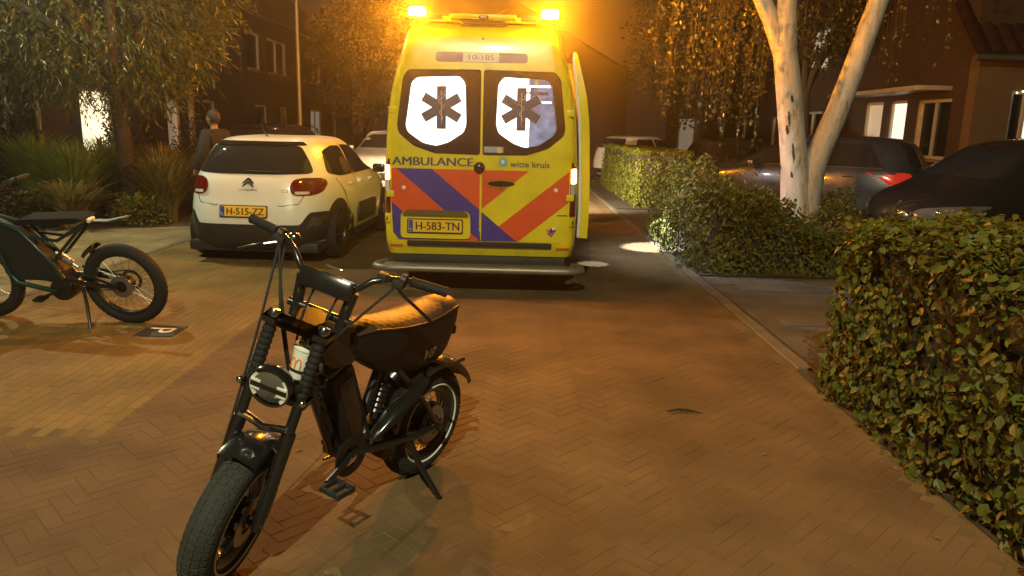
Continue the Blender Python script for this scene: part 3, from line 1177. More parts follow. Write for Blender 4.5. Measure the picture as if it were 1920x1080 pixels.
# windows
for s, dd in ((-1, dl), (1, dr)):
    xi = -0.006 if s < 0 else 0.016
    fr = [(xi, 1.338), (s * .44, 1.345), (s * .64, 1.41), (s * .785, 1.53), (s * .80, 1.6), (s * .745, 2.05), (s * .69, 2.118), (xi, 2.128)]
    mb = MB()
    mb.panel(round_poly(fr, 0.03), rs, 0.014, 3, 0.0, 0.06)
    f = mb.build('window_surround', M['amb_frame'], dd)
    pane = [(s * .205, 2.068), (s * .61, 2.05), (s * .665, 2.0), (s * .722, 1.60), (s * .70, 1.535), (s * .55, 1.435), (s * .42, 1.412), (s * .30, 1.45), (s * .16, 1.545), (s * .136, 1.62), (s * .15, 2.0)]
    rp = round_poly(pane, 0.03)
    mb = MB()
    mb.tube([rs(u, v, .016) for u, v in rp] + [rs(rp[0][0], rp[0][1], .016)], .006, 6)
    mb.build('window_seal', M['rubber'], f)
    if s < 0:
        mb = MB()
        mb.panel(round_poly(pane, 0.03), rs, 0.017, 3, 0.0, 0.06)
        mb.build('window_pane', M['pane_lit'], f)
    else:
        mb = MB()
        mb.panel(clipx(round_poly(pane, 0.03), .455, -1), rs, 0.017, 3, 0.0, 0.06)
        mb.build('window_pane', M['pane_lit'], f)
        mb = MB()
        mb.panel(clipx(round_poly(pane, 0.03), .4555, 1), rs, 0.017, 3, 0.0, 0.06)
        mb.build('window_pane', M['pane_clear'], f)
        for (xa, xb, za, zb, mm) in ((.46, .63, 1.905, 1.935, 'star_blue'), (.46, .645, 1.975, 1.995, 'pane_lit'), (.44, .455, 1.99, 2.05, 'staff_gold'),
                                     (.50, .53, 1.99, 2.05, 'plate_yellow'), (.56, .66, 1.83, 1.85, 'pane_lit'), (.37, .455, 1.915, 1.935, 'staff_gold')):
            mb = MB()
            mb.ngon([(xa, za), (xb, za), (xb, zb), (xa, zb)], rs, 0.0185, 0.001)
            mb.build('cabinet_shelf', M[mm], f, smooth=0)
    # six-armed emblem with staff and snake
    cx, cz = (s * 0.378, 1.772)
    hw, hl = 0.043, 0.192
    st = []
    for k in range(6):
        a = R(90 + 60 * k)
        dx, dz = math.cos(a), math.sin(a)
        px, pz = -dz, dx
        st.append((cx + dx * hl - px * hw, cz + dz * hl - pz * hw))
        st.append((cx + dx * hl + px * hw, cz + dz * hl + pz * hw))
        b = R(90 + 60 * k + 30)
        st.append((cx + math.cos(b) * hw * 2, cz + math.sin(b) * hw * 2))
    ctr = (cx, cz)
    mb = MB()
    big = [(cx + (p[0] - cx) * 1.04, cz + (p[1] - cz) * 1.04) for p in st]
    mb.ngon(big, rs, 0.0192, 0.001)
    mb.build('emblem_rim', M['staff_gold'], f, smooth=0)
    mb = MB()
    mb.ngon(st, rs, 0.0206, 0.001)
    em = mb.build('emblem', M['star_blue'], f, smooth=0)
    mb = MB()
    mb.tube([rs(cx, cz + 0.15, 0.0215), rs(cx, cz, 0.0215), rs(cx + 0.002, cz - 0.11, 0.0215), rs(cx, cz - 0.15, 0.0215)], [0.012, 0.011, 0.008, 0.003], 6, flat=0.4)
    sn = []
    for k in range(41):
        t = k / 40
        am = 0.030 * (1 - t) + 0.008
        sn.append(rs(cx + am * math.sin(t * 4.6 * PI + 0.5), cz + 0.125 - 0.235 * t, 0.0225))
    mb.tube(sn, 0.0075, 6, flat=0.5)
    mb.build('staff_and_snake', M['staff_gold'], f, smooth=30)
# number strip over the windows
mb = MB()
mb.panel(rounded(-.44, 2.192, .425, 2.282, .03), rs, 0.012, 2, 0.0, 0.08)
ns = mb.build('number_strip', M['number_strip'], AM)
mb = MB()
mb.panel([(-.182, 2.196), (.156, 2.196), (.156, 2.278), (-.182, 2.278)], rs, 0.0135, 2, 0.0, 0.08)
mb.build('number_field', M['white_paint'], ns)
text_on('lettering', '10-185', rs, -.125, 2.215, .235, .046, M['number_strip'], ns, 0.0155, bold=0.001)
text_on('lettering', 'AMBULANCE', rs, -.846, 1.229, .775, .078, M['text_blue'], dl, 0.016, bold=0.0035)
text_on('lettering', 'witte kruis', rs, .285, 1.232, .375, .058, M['text_blue'], dr, 0.016, bold=0.001)
mb = MB()
mb.panel([(.213 + .041 * math.cos(t * PI / 12), 1.279 + .041 * math.sin(t * PI / 12)) for t in range(24)], rs, .0135, 2, 0, .1)
mb.panel([(.225, 1.24), (.254, 1.24), (.254, 1.28), (.225, 1.28)], rs, .0132, 1, 0, .1)
lg = mb.build('logo_disc', M['logo_blue'], dr)
mb = MB()
mb.ngon([(.213 + (.026 if t % 2 == 0 else .011) * math.cos(t * PI / 6), 1.279 + (.026 if t % 2 == 0 else .011) * math.sin(t * PI / 6)) for t in range(12)], rs, .0155, .001)
mb.build('logo_star', M['white_paint'], lg, smooth=0)
# emblem and small badge low on the right door
mb = MB()
mb.ngon([(.66, .60), (.70, .565), (.745, .63), (.725, .662), (.69, .65)], rs, .0145, .001)
mb.build('club_mark', M['amb_blue'], dr, smooth=0)
mb = MB()
mb.ngon([(.64, .645), (.665, .64), (.70, .60), (.742, .635), (.70, .575), (.665, .618)], rs, .0158, .001)
mb.build('club_mark', M['amb_red'], dr, smooth=0)
mb = MB()
mb.ngon([(.70, .655), (.73, .668), (.742, .645), (.712, .632)], rs, .0162, .001)
mb.build('club_mark', M['white_paint'], dr, smooth=0)
mb = MB()
for k in range(7):
    mb.ngon([(.75 + .0145 * k, .772), (.761 + .0145 * k, .772), (.761 + .0145 * k, .784), (.75 + .0145 * k, .784)], rs, .0155, .002)
mb.build('model_badge', M['ink'], dr, smooth=0)
# blue notice at the foot of the right window
mb = MB()
mb.ngon(rounded(.03, 1.365, .215, 1.42, .006), rs, .0165, .001)
mb.build('notice', mat('notice_blue', (.25, .30, .42), .5), dr, smooth=0)
mb = MB()
mb.ngon(rounded(.155, 1.362, .20, 1.418, .012), rs, .0185, .001)
mb.build('notice_hand', mat('notice_hand', (.7, .5, .25), .5), dr, smooth=0)
# round lock boss, handle
mb = MB()
T = Matrix.Translation(rs(-0.011, 1.219, 0.012)) @ Matrix.Rotation(PI / 2, 4, 'X')
mb.lathe([(0.0, 0.04), (0.035, 0.037), (0.05, 0.025), (0.056, 0.0)], 28, T)
mb.build('lock_boss', M['black_gloss'], AM)
mb = MB()
mb.panel([(.203 + .15 * math.cos(t * PI / 14), 1.063 + .056 * math.sin(t * PI / 14)) for t in range(28)], rs, .014, 2, 0, .1)
hb = mb.build('handle_recess', M['amb_yellow'], dr)
mb = MB()
mb.panel([(.203 + .128 * math.cos(t * PI / 14), 1.07 + .027 * math.sin(t * PI / 14)) for t in range(28)], rs, .0165, 2, 0, .1)
mb.build('handle', M['black_gloss'], hb)
for x, z in ((-.738, 1.014), (.73, 1.022)):
    mb = MB()
    mb.lathe([(0, .008), (.018, .006), (.02, 0)], 14, Matrix.Translation(rs(x, z, .0125)) @ Matrix.Rotation(PI / 2, 4, 'X'))
    mb.build('door_stud', M['white_paint'], dl if x < 0 else dr)
# plate recess and plate
mb = MB()
mb.panel(round_poly([(-.768, .545), (-.74, .528), (-.115, .528), (-.088, .55), (-.092, .765), (-.13, .80), (-.72, .80), (-.766, .76)], .04), rs, .035, 3, .0, .06)
pr = mb.build('plate_housing', M['amb_yellow'], dl)
mb = MB()
mb.panel(round_poly([(-.75, .745), (-.105, .745), (-.12, .785), (-.16, .803), (-.70, .803), (-.74, .785)], .02), rs, .052, 2, .0, .06)
mb.build('plate_lamp_hood', mat('hood_brown', (.12, .085, .02), .4), pr)
number_plate('number_plate', AM, rs, -.692, .592, .52, .118, 'H-583-TN', .048)
# lamps at the corners
for s in (-1, 1):
    lo = MB()
    lo.panel(round_poly([(s * .868, .765), (s * .942, .765), (s * .944, 1.30), (s * .872, 1.28)], .015), rs, .014, 3, .0, .03)
    tl = lo.build('tail_light', M['red_lens'], AM)
    a = MB()
    a.panel(round_poly([(s * .876, 1.085), (s * .925, 1.085), (s * .925, 1.225), (s * .878, 1.225)], .01), rs, .019, 2, .0, .02)
    a.build('lit_lens', M['tail_lit'], tl)
    a = MB()
    a.panel(round_poly([(s * .874, .98), (s * .925, .98), (s * .925, 1.078), (s * .876, 1.078)], .01), rs, .0185, 2, .0, .02)
    a.build('clear_lens', M['clear_lens'], tl)
    a = MB()
    a.panel(rounded(min(s * .872, s * .957), .675, max(s * .872, s * .957), .742, .01), rs, .03, 2, .02, .02)
    mk = a.build('corner_cap', M['amb_yellow'], AM)
    a = MB()
    a.ngon(rounded(s * .905 - .008, .69, s * .905 + .008, .725, .006), rs, .0325, .001)
    a.build('cap_slot', M['ink'], mk, smooth=0)
    a = MB()
    a.panel(rounded(min(s * .75, s * .88), .437, max(s * .75, s * .88), .458, .006), rs, .012, 2, .0, .05)
    a.build('reflector', mat('reflector_red', (.75, .12, .02), .25, coat=.4), AM)
    for z in (1.745, 2.2, .95):
        a = MB()
        c = rs(s * (.87 - max(0, (z - 1.2)) * .05), z, .012)
        a.box(c, (.075, .03, .06), bev=.008)
        a.build('hinge', M['amb_yellow'], AM)
# bumper, step, underside
mb = MB()
mb.panel(rounded(-.708, .447, .705, .50, .01), rs, .02, 2, .0, .08)
mb.build('bumper_tread', M['black_plastic'], AM)
mb = MB()
mb.box((0, .42, .30), (1.7, .7, .14), bev=.02)
mb.box((0, .30, .19), (.9, .35, .12), bev=.02)
mb.build('underside', M['black_plastic'], AM)
mb = MB()
mb.tube([(-.93, .10, .262), (-1.0, -.04, .262), (-1.0, -.13, .262), (-.93, -.2, .262)] + [(-.85 + 1.7 * k / 10, -.215, .262) for k in range(11)] + [(.93, -.2, .262), (1.0, -.13, .262), (1.0, -.04, .262), (.93, .10, .262)], .034, 12)
stp = mb.build('step_bar', M['aluminium'], AM)
mb = MB()
mb.box((0, -.075, .262), (1.86, .22, .03), bev=.008)
mb.build('step_plate', M['aluminium'], stp)
for x in (-.62, .62):
    mb = MB()
    mb.box((x, .08, .24), (.07, .36, .05), bev=.008)
    mb.build('step_bracket', M['black_plastic'], stp)
mb = MB()
mb.tube([(-.1, .2, .2), (-.1, -.12, .2)], .03, 10)
mb.build('tow_hook', M['black_plastic'], AM)
for x in (-.62, .62):
    mb = MB()
    mb.box((x, .5, .11), (.3, .012, .2), bev=.003)
    mb.build('mud_flap', M['rubber'], AM)
for sx in (-1, 1):
    for y in (1.25, 5.15):
        wheel(AM, (sx * .80, y, .345), .345, .235, sx, M['alloy'], 8, .38)
        a = MB()
        a.panel([(y + .43 * math.cos(t * PI / 16), max(.37, .36 + .43 * math.sin(t * PI / 16))) for t in range(17)], sh.side(sx), .006, 2, .0, .1)
        a.build('wheel_arch', M['black_plastic'], AM)
# roof: light bar, camera, beacons
mb = MB()
mb.panel([], rs) if False else None
mb.box((0, .25, 2.585), (1.30, .26, .055), bev=.02)
mb.box((0, .16, 2.605), (.62, .18, .05), bev=.015)
mb.build('light_bar', M['amb_yellow'], AM)
mb = MB()
mb.box((0, .12, 2.555), (.42, .05, .035), bev=.01)
mb.box((-.46, .14, 2.60), (.16, .07, .05), bev=.015)
mb.box((.43, .14, 2.60), (.16, .07, .05), bev=.015)
mb.build('bar_trim', M['black_plastic'], AM)
mb = MB()
mb.box((0.005, .06, 2.598), (.09, .06, .035), bev=.01)
cm = mb.build('reversing_camera', M['black_plastic'], AM)
mb = MB()
mb.box((0.005, .028, 2.598), (.06, .006, .014))
mb.build('camera_lens', M['clear_lens'], cm)
for s in (-1, 1):
    a = MB()
    a.box((s * .625, .16, 2.592), (.15, .12, .025), bev=.008)
    bc = a.build('beacon', M['black_plastic'], AM)
    a = MB()
    a.box((s * .625, .14, 2.645), (.16, .13, .085), bev=.035)
    a.build('beacon_lens', M['beacon'], bc)
    point_light('beacon_bulb', (s * .625, .14, 2.645), 1900, BEACON, .05, AM)
    a = MB()
    a.box((s * .55, 4.0, 2.60), (.15, .12, .025), bev=.008)
    bc = a.build('beacon', M['black_plastic'], AM)
    a = MB()
    a.box((s * .55, 4.02, 2.643), (.115, .11, .062), bev=.02)
    a.build('beacon_lens', M['beacon'], bc)
    point_light('beacon_bulb', (s * .55, 4.02, 2.655), 2600, BEACON, .05, AM)
# side door slid back, and an added lamp in place of the cabin light
mb = MB()
sr = sh.side(1)
do = [(.22, .53), (1.55, .53), (1.55, 1.9), (1.5, 2.2), (1.4, 2.33), (.34, 2.33), (.25, 2.2), (.22, 1.9)]
n = len(do)
fine = []
for i in range(n):
    a, b = do[i], do[(i + 1) % n]
    k = max(1, int(math.hypot(b[0] - a[0], b[1] - a[1]) / .1))
    fine += [(a[0] + (b[0] - a[0]) * j / k, a[1] + (b[1] - a[1]) * j / k) for j in range(k)]
def door_surf(y, z, o=0):
    p = sr(1.6, z, 0)
    k = max(0, (z - 1.95) / .38) ** 1.5 * .075
    return Vector((p.x + .02 + max(o, k), y, z))
mb.panel(fine, door_surf, .10, 3, .0, .2)
sd = mb.build('side_door', M['amb_yellow'], AM)
mb = MB()
mb.tube([door_surf(.215, z, .008) for z in (.54, .8, 1.1, 1.4, 1.7, 1.9)] + [door_surf(.255, 2.2, .012), door_surf(.34, 2.325, .012)], .016, 8)
mb.build('lit_door_edge', M['white_paint'], sd)  # white strip painted for the cabin light on the door's inner edge
mb = MB()
mb.box((1.13, .5, 1.12), (.03, .2, .03), bev=.01)
mb.build('door_handle', M['black_plastic'], sd)
mb = MB()
mb.box((.90, 2.35, 2.28), (.10, .5, .05), bev=.015)
el = mb.build('added_door_lamp', M['white_paint'], AM)  # housing made up to carry the added spots
mb = MB()
mb.box((.955, 2.35, 2.25), (.02, .42, .03), bev=.005)
mb.build('added_lens', emis('added_lens_glow', (.92, .96, 1), 12), el)
spot_light('cabin_spill_light', (1.02, 2.35, 2.2), (2.3, 3.2, 0), 4200, (.86, .93, 1.0), 20, .35, .05, AM)  # added spot for cabin light falling on the ground
spot_light('cabin_spill_light', (1.02, 2.35, 2.15), (2.75, 2.5, .6), 330, (.80, .93, 1.0), 100, 1.0, .05, AM)  # added wide spot, brightens the lane end of the shrub hedge
spot_light('cabin_spill_light', (1.02, 2.0, 2.2), (1.30, 1.75, 0), 600, (.86, .93, 1.0), 10, .3, .03, AM)  # added narrow spot for the light streak near the bumper
# mirrors and cab glass
for s in (-1, 1):
    a = MB()
    a.box((s * 1.12, 5.0, 1.55), (.2, .1, .34), bev=.04)
    a.tube([(s * .93, 5.1, 1.4), (s * 1.08, 5.03, 1.42)], .025, 8)
    a.build('wing_mirror', M['black_plastic'], AM)
    a = MB()
    a.panel(round_poly([(3.75, 1.35), (4.9, 1.35), (4.55, 1.95), (3.8, 2.0)], .06), sh.side(s), .008, 3, .0, .1)
    a.build('cab_window', M['dark_glass'], AM)
    a = MB()
    a.panel(round_poly([(.9, .98), (5.4, .98), (5.4, 1.15), (.9, 1.15)], .02), sh.side(s), .006, 2, .0, .1)
    a.build('red_stripe', M['amb_red'], AM)
a = MB()
a.panel(round_poly([(-.78, 1.42), (.78, 1.42), (.68, 2.1), (-.68, 2.1)], .08), sh.front, .01, 4, .0, .1)
a.build('windscreen', M['dark_glass'], AM)
for s in (-1, 1):
    a = MB()
    a.panel(round_poly([(s * .55, .85), (s * .85, .9), (s * .85, 1.08), (s * .55, 1.0)], .03), sh.front, .01, 2, .0, .1)
    a.build('headlight', emis('headlight_lit', (1, .93, .75), 6), AM)
    spot_light('added_headlight_beam', (s * .7, 6.6, .97), (s * .7 + .9, 12, .4), 1900, (1, .90, .62), 120, .7, .06, AM)  # unseen headlights assumed lit, added to brighten the lane and far hedge
a = MB()
a.panel(rounded(-.42, .72, .42, 1.02, .05), sh.front, .012, 2, .0, .1)
a.build('grille', M['black_plastic'], AM)

# ================================================================== parked cars
HATCH = [(0.17, .78, .14, 3.84), (0.28, .845, .035, 3.94), (0.45, .868, .0, 3.99), (0.62, .872, .02, 3.98), (0.75, .866, .05, 3.93), (0.86, .852, .075, 3.82),
         (0.94, .835, .10, 3.45), (1.0, .812, .13, 3.05), (1.05, .785, .155, 2.8), (1.12, .75, .185, 2.62), (1.22, .705, .24, 2.4), (1.31, .655, .31, 2.15),
         (1.365, .61, .38, 1.95), (1.405, .55, .5, 1.75), (1.43, .46, .68, 1.55), (1.445, .30, 1.0, 1.35)]


def scaled(tab, kx=1, ky=1, kz=1, z0=0.17):
    return [(z0 + (r[0] - z0) * kz, r[1] * kx, r[2] * ky, r[3] * ky) for r in tab]


def arch(car, shell, y, s, r, zc, ring=None):
    a = MB()
    out = [(y + r * math.cos(t * PI / 18), zc + r * math.sin(t * PI / 18)) for t in range(19)]
    out = [(p[0], max(.19, p[1])) for p in out] + [(y - r, .19), (y + r, .19)]
    a.panel(out, shell.side(s), .005, 2, .0, .08)
    w = a.build('wheel_arch', M['black_plastic'], car)
    return w


def small_car(name, label, loc, heading, paint, kx=1.0, ky=1.0, kz=1.0, lights=None, group=None, roof=None, tab=None, lamp='lamp_dark'):
    """hatchback; heading is the angle of the nose measured from +y, counter-clockwise"""
    car = thing(name, label, 'car', loc, heading, group)
    tab = tab or scaled(HATCH, kx, ky, kz)
    s = Shell(tab, 1.85 * ky, 4.6, 3.6, 72, 50)
    s.mesh().build('body', paint, car)
    Z = lambda z: .17 + (z - .17) * kz
    a = MB()
    a.panel(round_poly([(-.60 * kx, Z(1.05)), (.60 * kx, Z(1.05)), (.50 * kx, Z(1.35)), (-.50 * kx, Z(1.35))], .06), s.rear, .006, 3, .0, .08)
    a.build('rear_window', M['dark_glass'], car)
    a = MB()
    a.panel(round_poly([(-.66 * kx, Z(1.04)), (.66 * kx, Z(1.04)), (.52 * kx, Z(1.36)), (-.52 * kx, Z(1.36))], .06), s.front, .006, 3, .0, .08)
    a.build('windscreen', M['dark_glass'], car)
    for sd in (-1, 1):
        f = s.side(sd)
        for nm, poly in (('side_window', [(.62, 1.02), (1.52, 1.02), (1.50, 1.34), (.82, 1.33)]), ('side_window', [(1.58, 1.02), (2.55, 1.02), (2.12, 1.30), (1.57, 1.35)])):
            a = MB()
            a.panel(round_poly([(y * ky, Z(z)) for y, z in poly], .05), f, .006, 3, .0, .08)
            sw = a.build(nm, M['dark_glass'], car)
            a = MB()
            a.tube([f(y * ky, Z(z), .010) for y, z in (poly[0], ((poly[0][0] + poly[1][0]) / 2, poly[0][1]), poly[1])], .008, 6)
            a.build('window_trim', M['alloy'], sw)
        for y in (.74, 3.22):
            arch(car, s, y * ky, sd, .37, .33)
            wheel(car, (sd * .765 * kx, y * ky, .315), .315, .20, sd, M['alloy'], 7)
        a = MB()
        a.panel(round_poly([(sd * .66 * kx, Z(.80)), (sd * .80 * kx, Z(.78)), (sd * .82 * kx, Z(.97)), (sd * .66 * kx, Z(.97))], .04), s.rear, .008, 3, .0, .04)
        a.build('tail_light', M['red_lens'], car)
        a = MB()
        a.panel(round_poly([(sd * .40 * kx, Z(.62)), (sd * .74 * kx, Z(.64)), (sd * .80 * kx, Z(.78)), (sd * .48 * kx, Z(.72))], .04), s.front, .008, 3, .0, .04)
        a.build('headlight', M[lamp], car)
        a = MB()
        a.box((sd * .93 * kx, 2.42 * ky, Z(1.02)), (.14, .1, .11), bev=.03)
        a.build('wing_mirror', paint, car)
        for y in (1.05, 1.95):
            a = MB()
            p = f(y * ky, Z(.90), .008)
            a.box(p, (.02, .16, .025), bev=.006)
            a.build('door_handle', paint, car)
    for sd in (-1, 1):
        a = MB()
        a.sphere(s.front(sd * .62 * kx, Z(.69), .004), (.05, .02, .035), 12, 8)
        a.build('headlight_bulb', M['chrome'], car)
        a = MB()
        f = s.side(sd)
        a.tube([f(y * ky, Z(z), .004) for y, z in ((1.55, 1.0), (1.55, .6), (1.57, .3))], .004, 5)
        a.tube([f(y * ky, Z(z), .004) for y, z in ((2.6, 1.0), (2.68, .7), (2.6, .3))], .004, 5)
        a.build('door_gap', M['ink'], car)
    a = MB()
    a.panel(rounded(-.55 * kx, Z(.32), .55 * kx, Z(.5), .04), s.front, .008, 2, .0, .08)
    a.build('grille', M['black_plastic'], car)
    a = MB()
    a.panel(rounded(-.62 * kx, Z(.22), .62 * kx, Z(.38), .04), s.rear, .008, 2, .0, .08)
    a.build('rear_bumper', M['black_plastic'], car)
    return car, s


# --- the small white hatchback at the left
M['car_white'] = mat('car_white', (0.74, 0.77, 0.76), 0.3, var=0.04, scale=1.5, coat=0.5)
WC = thing('parked_car', 'small white hatchback with black bumper cladding parked left of the ambulance', 'car', (-2.98, 8.30, 0), R(-2.5))
ws = Shell(HATCH, 1.85, 4.4, 3.6, 96, 70)
ws.mesh().build('body', M['car_white'], WC)
rr = ws.rear
a = MB()
a.panel(round_poly([(-.665, 1.035), (-.3, 1.025), (.3, 1.025), (.665, 1.035), (.60, 1.18), (.50, 1.335), (.3, 1.35), (-.3, 1.35), (-.50, 1.335), (-.60, 1.18)], .05), rr, .008, 4, .0, .06)
gl = a.build('rear_window', M['dark_glass'], WC)
a = MB()
a.tube([rr(-.05, 1.06, .02), rr(.32, 1.052, .02)], .008, 6)
a.build('wiper', M['black_plastic'], gl)
a = MB()
a.panel(round_poly([(-.54, 1.345), (.54, 1.345), (.48, 1.385), (-.48, 1.385)], .015), rr, .03, 2, .0, .06)
a.build('roof_spoiler', M['black_gloss'], WC)
# tailgate crease lines
a = MB()
a.tube([rr(-.62, .98, .004), rr(-.61, .80, .004), rr(-.56, .705, .004), rr(-.4, .685, .004), rr(.4, .685, .004), rr(.56, .705, .004), rr(.61, .80, .004), rr(.62, .98, .004)], .004, 6)
a.build('tailgate_gap', M['black_plastic'], WC)
# lower black cladding with two raised notches
def clad_top(x):
    x = abs(x)
    t = min(1, max(0, (x - .56) / .12))
    return .472 + .135 * (t * t * (3 - 2 * t)) - .05 * max(0, (x - .76) / .11) ** 2


a = MB()
NC, NZ = 70, 8
vs, fs = [], []
for i in range(NC + 1):
    u = -1 + 2 * i / NC
    x = .868 * math.copysign(1 - (1 - abs(u)) ** 1.4, u)
    zt = clad_top(x)
    for k in range(NZ + 1):
        vs.append(rr(x, .172 + (zt - .172) * k / NZ, .009))
    vs.append(rr(x, zt + .002, -.004))
q = NZ + 2
for i in range(NC):
    for k in range(q - 1):
        fs.append((i * q + k, (i + 1) * q + k, (i + 1) * q + k + 1, i * q + k + 1))
a.add(vs, fs)
cl = a.build('bumper_cladding', M['black_plastic'], WC)
a = MB()
a.box((0, 1.95, .20), (1.5, 3.6, .12), bev=.03)
a.build('underside', M['black_plastic'], WC)
for s in (-1, 1):
    a = MB()
    a.panel(round_poly([(s * .63, .43), (s * .80, .43), (s * .78, .565), (s * .69, .565)], .02), rr, .011, 2, .0, .05)
    a.build('fog_lamp_recess', mat('recess_grey', (.07, .065, .06), .5), cl)
    # rounded tail lights
    a = MB()
    a.panel(round_poly([(s * .475, .83), (s * .53, .798), (s * .70, .798), (s * .765, .83), (s * .78, .92), (s * .745, .985), (s * .56, .992), (s * .49, .965), (s * .465, .90)], .05), rr, .014, 4, .0, .03)
    tl = a.build('tail_light', M['red_lens'], WC)
    a = MB()
    a.panel(round_poly([(s * .525, .812), (s * .66, .812), (s * .66, .842), (s * .52, .845)], .012), rr, .019, 2, .0, .03)
    a.build('reversing_lens', M['clear_lens'], tl)
    f = ws.side(s)
    # windows
    for poly in ([(.60, 1.03), (.9, .985), (1.45, .985), (1.44, 1.33), (1.1, 1.335), (.74, 1.28)], [(1.5, .985), (2.72, .99), (2.52, 1.10), (2.05, 1.32), (1.5, 1.345)]):
        a = MB()
        a.panel(round_poly(poly, .05), f, .007, 3, .0, .06)
        a.build('side_window', M['dark_glass'], WC)
    a = MB()
    a.tube([f(y, z, .006) for y, z in ((1.475, 1.36), (1.475, .98), (1.47, .5), (1.5, .30))], .004, 6)
    a.tube([f(y, z, .006) for y, z in ((2.62, .97), (2.66, .6), (2.55, .30), (1.5, .29))], .004, 6)
    a.tube([f(y, z, .006) for y, z in ((.75, .97), (.95, .8), (1.15, .5), (1.22, .30), (1.5, .29))], .004, 6)
    a.build('door_gap', M['black_plastic'], WC)
    a = MB()
    a.panel(rounded(1.52, .34, 2.5, .60, .08), f, .022, 3, .0, .06)
    ab = a.build('door_bump_panel', M['black_plastic'], WC)
    a = MB()
    a.panel(round_poly([(1.12, .19), (2.84, .19), (2.84, .28), (1.12, .28)], .02), f, .012, 2, .0, .1)
    a.build('sill_cladding', M['black_plastic'], WC)
    for y in (.74, 3.24):
        arch(WC, ws, y, s, .40, .33)
        wheel(WC, (s * .775, y, .32), .32, .205, s, M['dark_alloy'], 5)
    a = MB()
    a.box((s * .94, 2.46, 1.0), (.17, .1, .12), bev=.035)
    a.build('wing_mirror', M['black_gloss'], WC)
    for y in (1.28, 2.3):
        a = MB()
        a.box(f(y, .875, .012), (.028, .17, .028), bev=.008)
        a.build('door_handle', M['car_white'], WC)
    a = MB()
    a.panel(round_poly([(s * .40, .62), (s * .74, .64), (s * .80, .78), (s * .48, .72)], .04), ws.front, .008, 3, .0, .04)
    a.build('headlight', M['clear_lens'], WC)
# double chevron badge and lettering
for dz in (0.0, 0.034):
    a = MB()
    a.ngon([(-.062, .882 + dz), (0, .930 + dz), (.062, .882 + dz), (.062, .898 + dz), (.02, .944 + dz), (0, .952 + dz), (-.02, .944 + dz), (-.062, .898 + dz)], rr, .014, .008)
    a.build('chevron_badge', M['ink'] if dz == 0 else M['dark_alloy'], WC, smooth=0)
text_on('lettering', 'CITROËN', rr, -.10, .845, .20, .022, M['dark_alloy'], WC, .012)
text_on('lettering', 'C3', rr, .38, .832, .075, .034, mat('badge_green', (.35, .42, .22), .4), WC, .012)
number_plate('number_plate', WC, rr, -.30, .562, .52, .112, 'H-515-ZZ', .016)
a = MB()
a.tube([(0, .75, 1.425), (0, .62, 1.50), (0, .56, 1.60)], [.012, .006, .003], 8)
a.build('aerial', M['black_plastic'], WC)
a = MB()
a.panel(round_poly([(-.66, 1.05), (.66, 1.05), (.55, 1.36), (-.55, 1.36)], .06), ws.front, .006, 3, .0, .08)
a.build('windscreen', M['dark_glass'], WC)

MPV = [(.17, .80, .12, 4.1), (.3, .87, .03, 4.25), (.5, .89, 0, 4.3), (.7, .89, .02, 4.28), (.85, .88, .04, 4.2), (.95, .865, .06, 4.05), (1.02, .85, .08, 3.85), (1.1, .825, .1, 3.68),
       (1.3, .76, .17, 3.35), (1.5, .68, .28, 3.0), (1.58, .6, .42, 2.75), (1.62, .45, .7, 2.4), (1.64, .25, 1.2, 2.0)]
# --- other cars along the lane
p_white = mat('paint_white', (0.62, 0.60, 0.55), 0.3, coat=0.5)
p_black = mat('paint_black', (0.012, 0.012, 0.014), 0.18, coat=0.8)
p_grey = mat('paint_blue_grey', (0.035, 0.04, 0.055), 0.28, 0.3, coat=0.6)
p_dark = mat('paint_dark', (0.025, 0.022, 0.022), 0.25, coat=0.6)
small_car('parked_car', 'dark car standing beyond the small white hatchback on the left', (-4.9, 13.7, 0), R(-2), p_dark, 1.0, 1.02, 1.10)
small_car('parked_car', 'white car with bright windscreen between white hatchback and ambulance', (-3.15, 21.6, 0), R(180 - 2), p_white, 1.0, 1.0, 1.0)
small_car('parked_car', 'pale hatchback parked behind the clipped far hedge right of the ambulance', (2.9, 24.6, 0), R(-52), p_white, 1.0, 1.0, 1.0)
small_car('parked_car', 'dark car whose roof shows over the far clipped hedge', (4.7, 20.5, 0), R(-70), p_dark, 1.0, 1.05, 1.02)
small_car('parked_car', 'dark car behind the bonnet of the blue grey car', (5.0, 17.2, 0), R(-4), p_dark, 1.0, 1.05, 1.0)
gc, gsh = small_car('parked_car', 'blue grey car with red tail light standing behind the birch tree', (6.55, 11.75, 0), R(56), p_grey, 1.03, 1.07, 1.13)
M['tail_glow'] = mat('tail_glow', (0.3, 0.01, 0.008), 0.15, coat=0.5, emit=(1.0, 0.05, 0.02), es=0.35)
for ch in gc.children:
    if ch.name.startswith('tail_light'):
        ch.data.materials[0] = M['tail_glow']
bc2, bsh = small_car('parked_car', 'glossy black car at the right edge behind the near hedge', (8.75, 9.75, 0), R(98), p_black, 1.03, 1.075, 1.14, tab=MPV)

# ================================================================== the black fat-tyre bike in the foreground
M['seat_leather'] = mat('seat_leather', (0.05, 0.024, 0.019), 0.5, var=0.15, bump=0.08, bscale=150, spec=0.5)
M['seat_side'] = mat('seat_side', (0.009, 0.008, 0.008), 0.5, bump=0.1)
M['tyre_grey'] = mat('tyre_grey', (0.03, 0.031, 0.028), 0.85, var=0.25, scale=14, bump=0.5, bscale=70)
M['frame_black'] = mat('frame_black', (0.012, 0.012, 0.013), 0.25, coat=0.5)
M['silver_print'] = mat('silver_print', (0.6, 0.6, 0.58), 0.4)
M['headlamp_glass'] = mat('headlamp_glass', (0.10, 0.10, 0.09), 0.06, coat=1.0, spec=0.9)
M['reflect_white'] = mat('reflect_white', (0.8, 0.8, 0.76), 0.35)

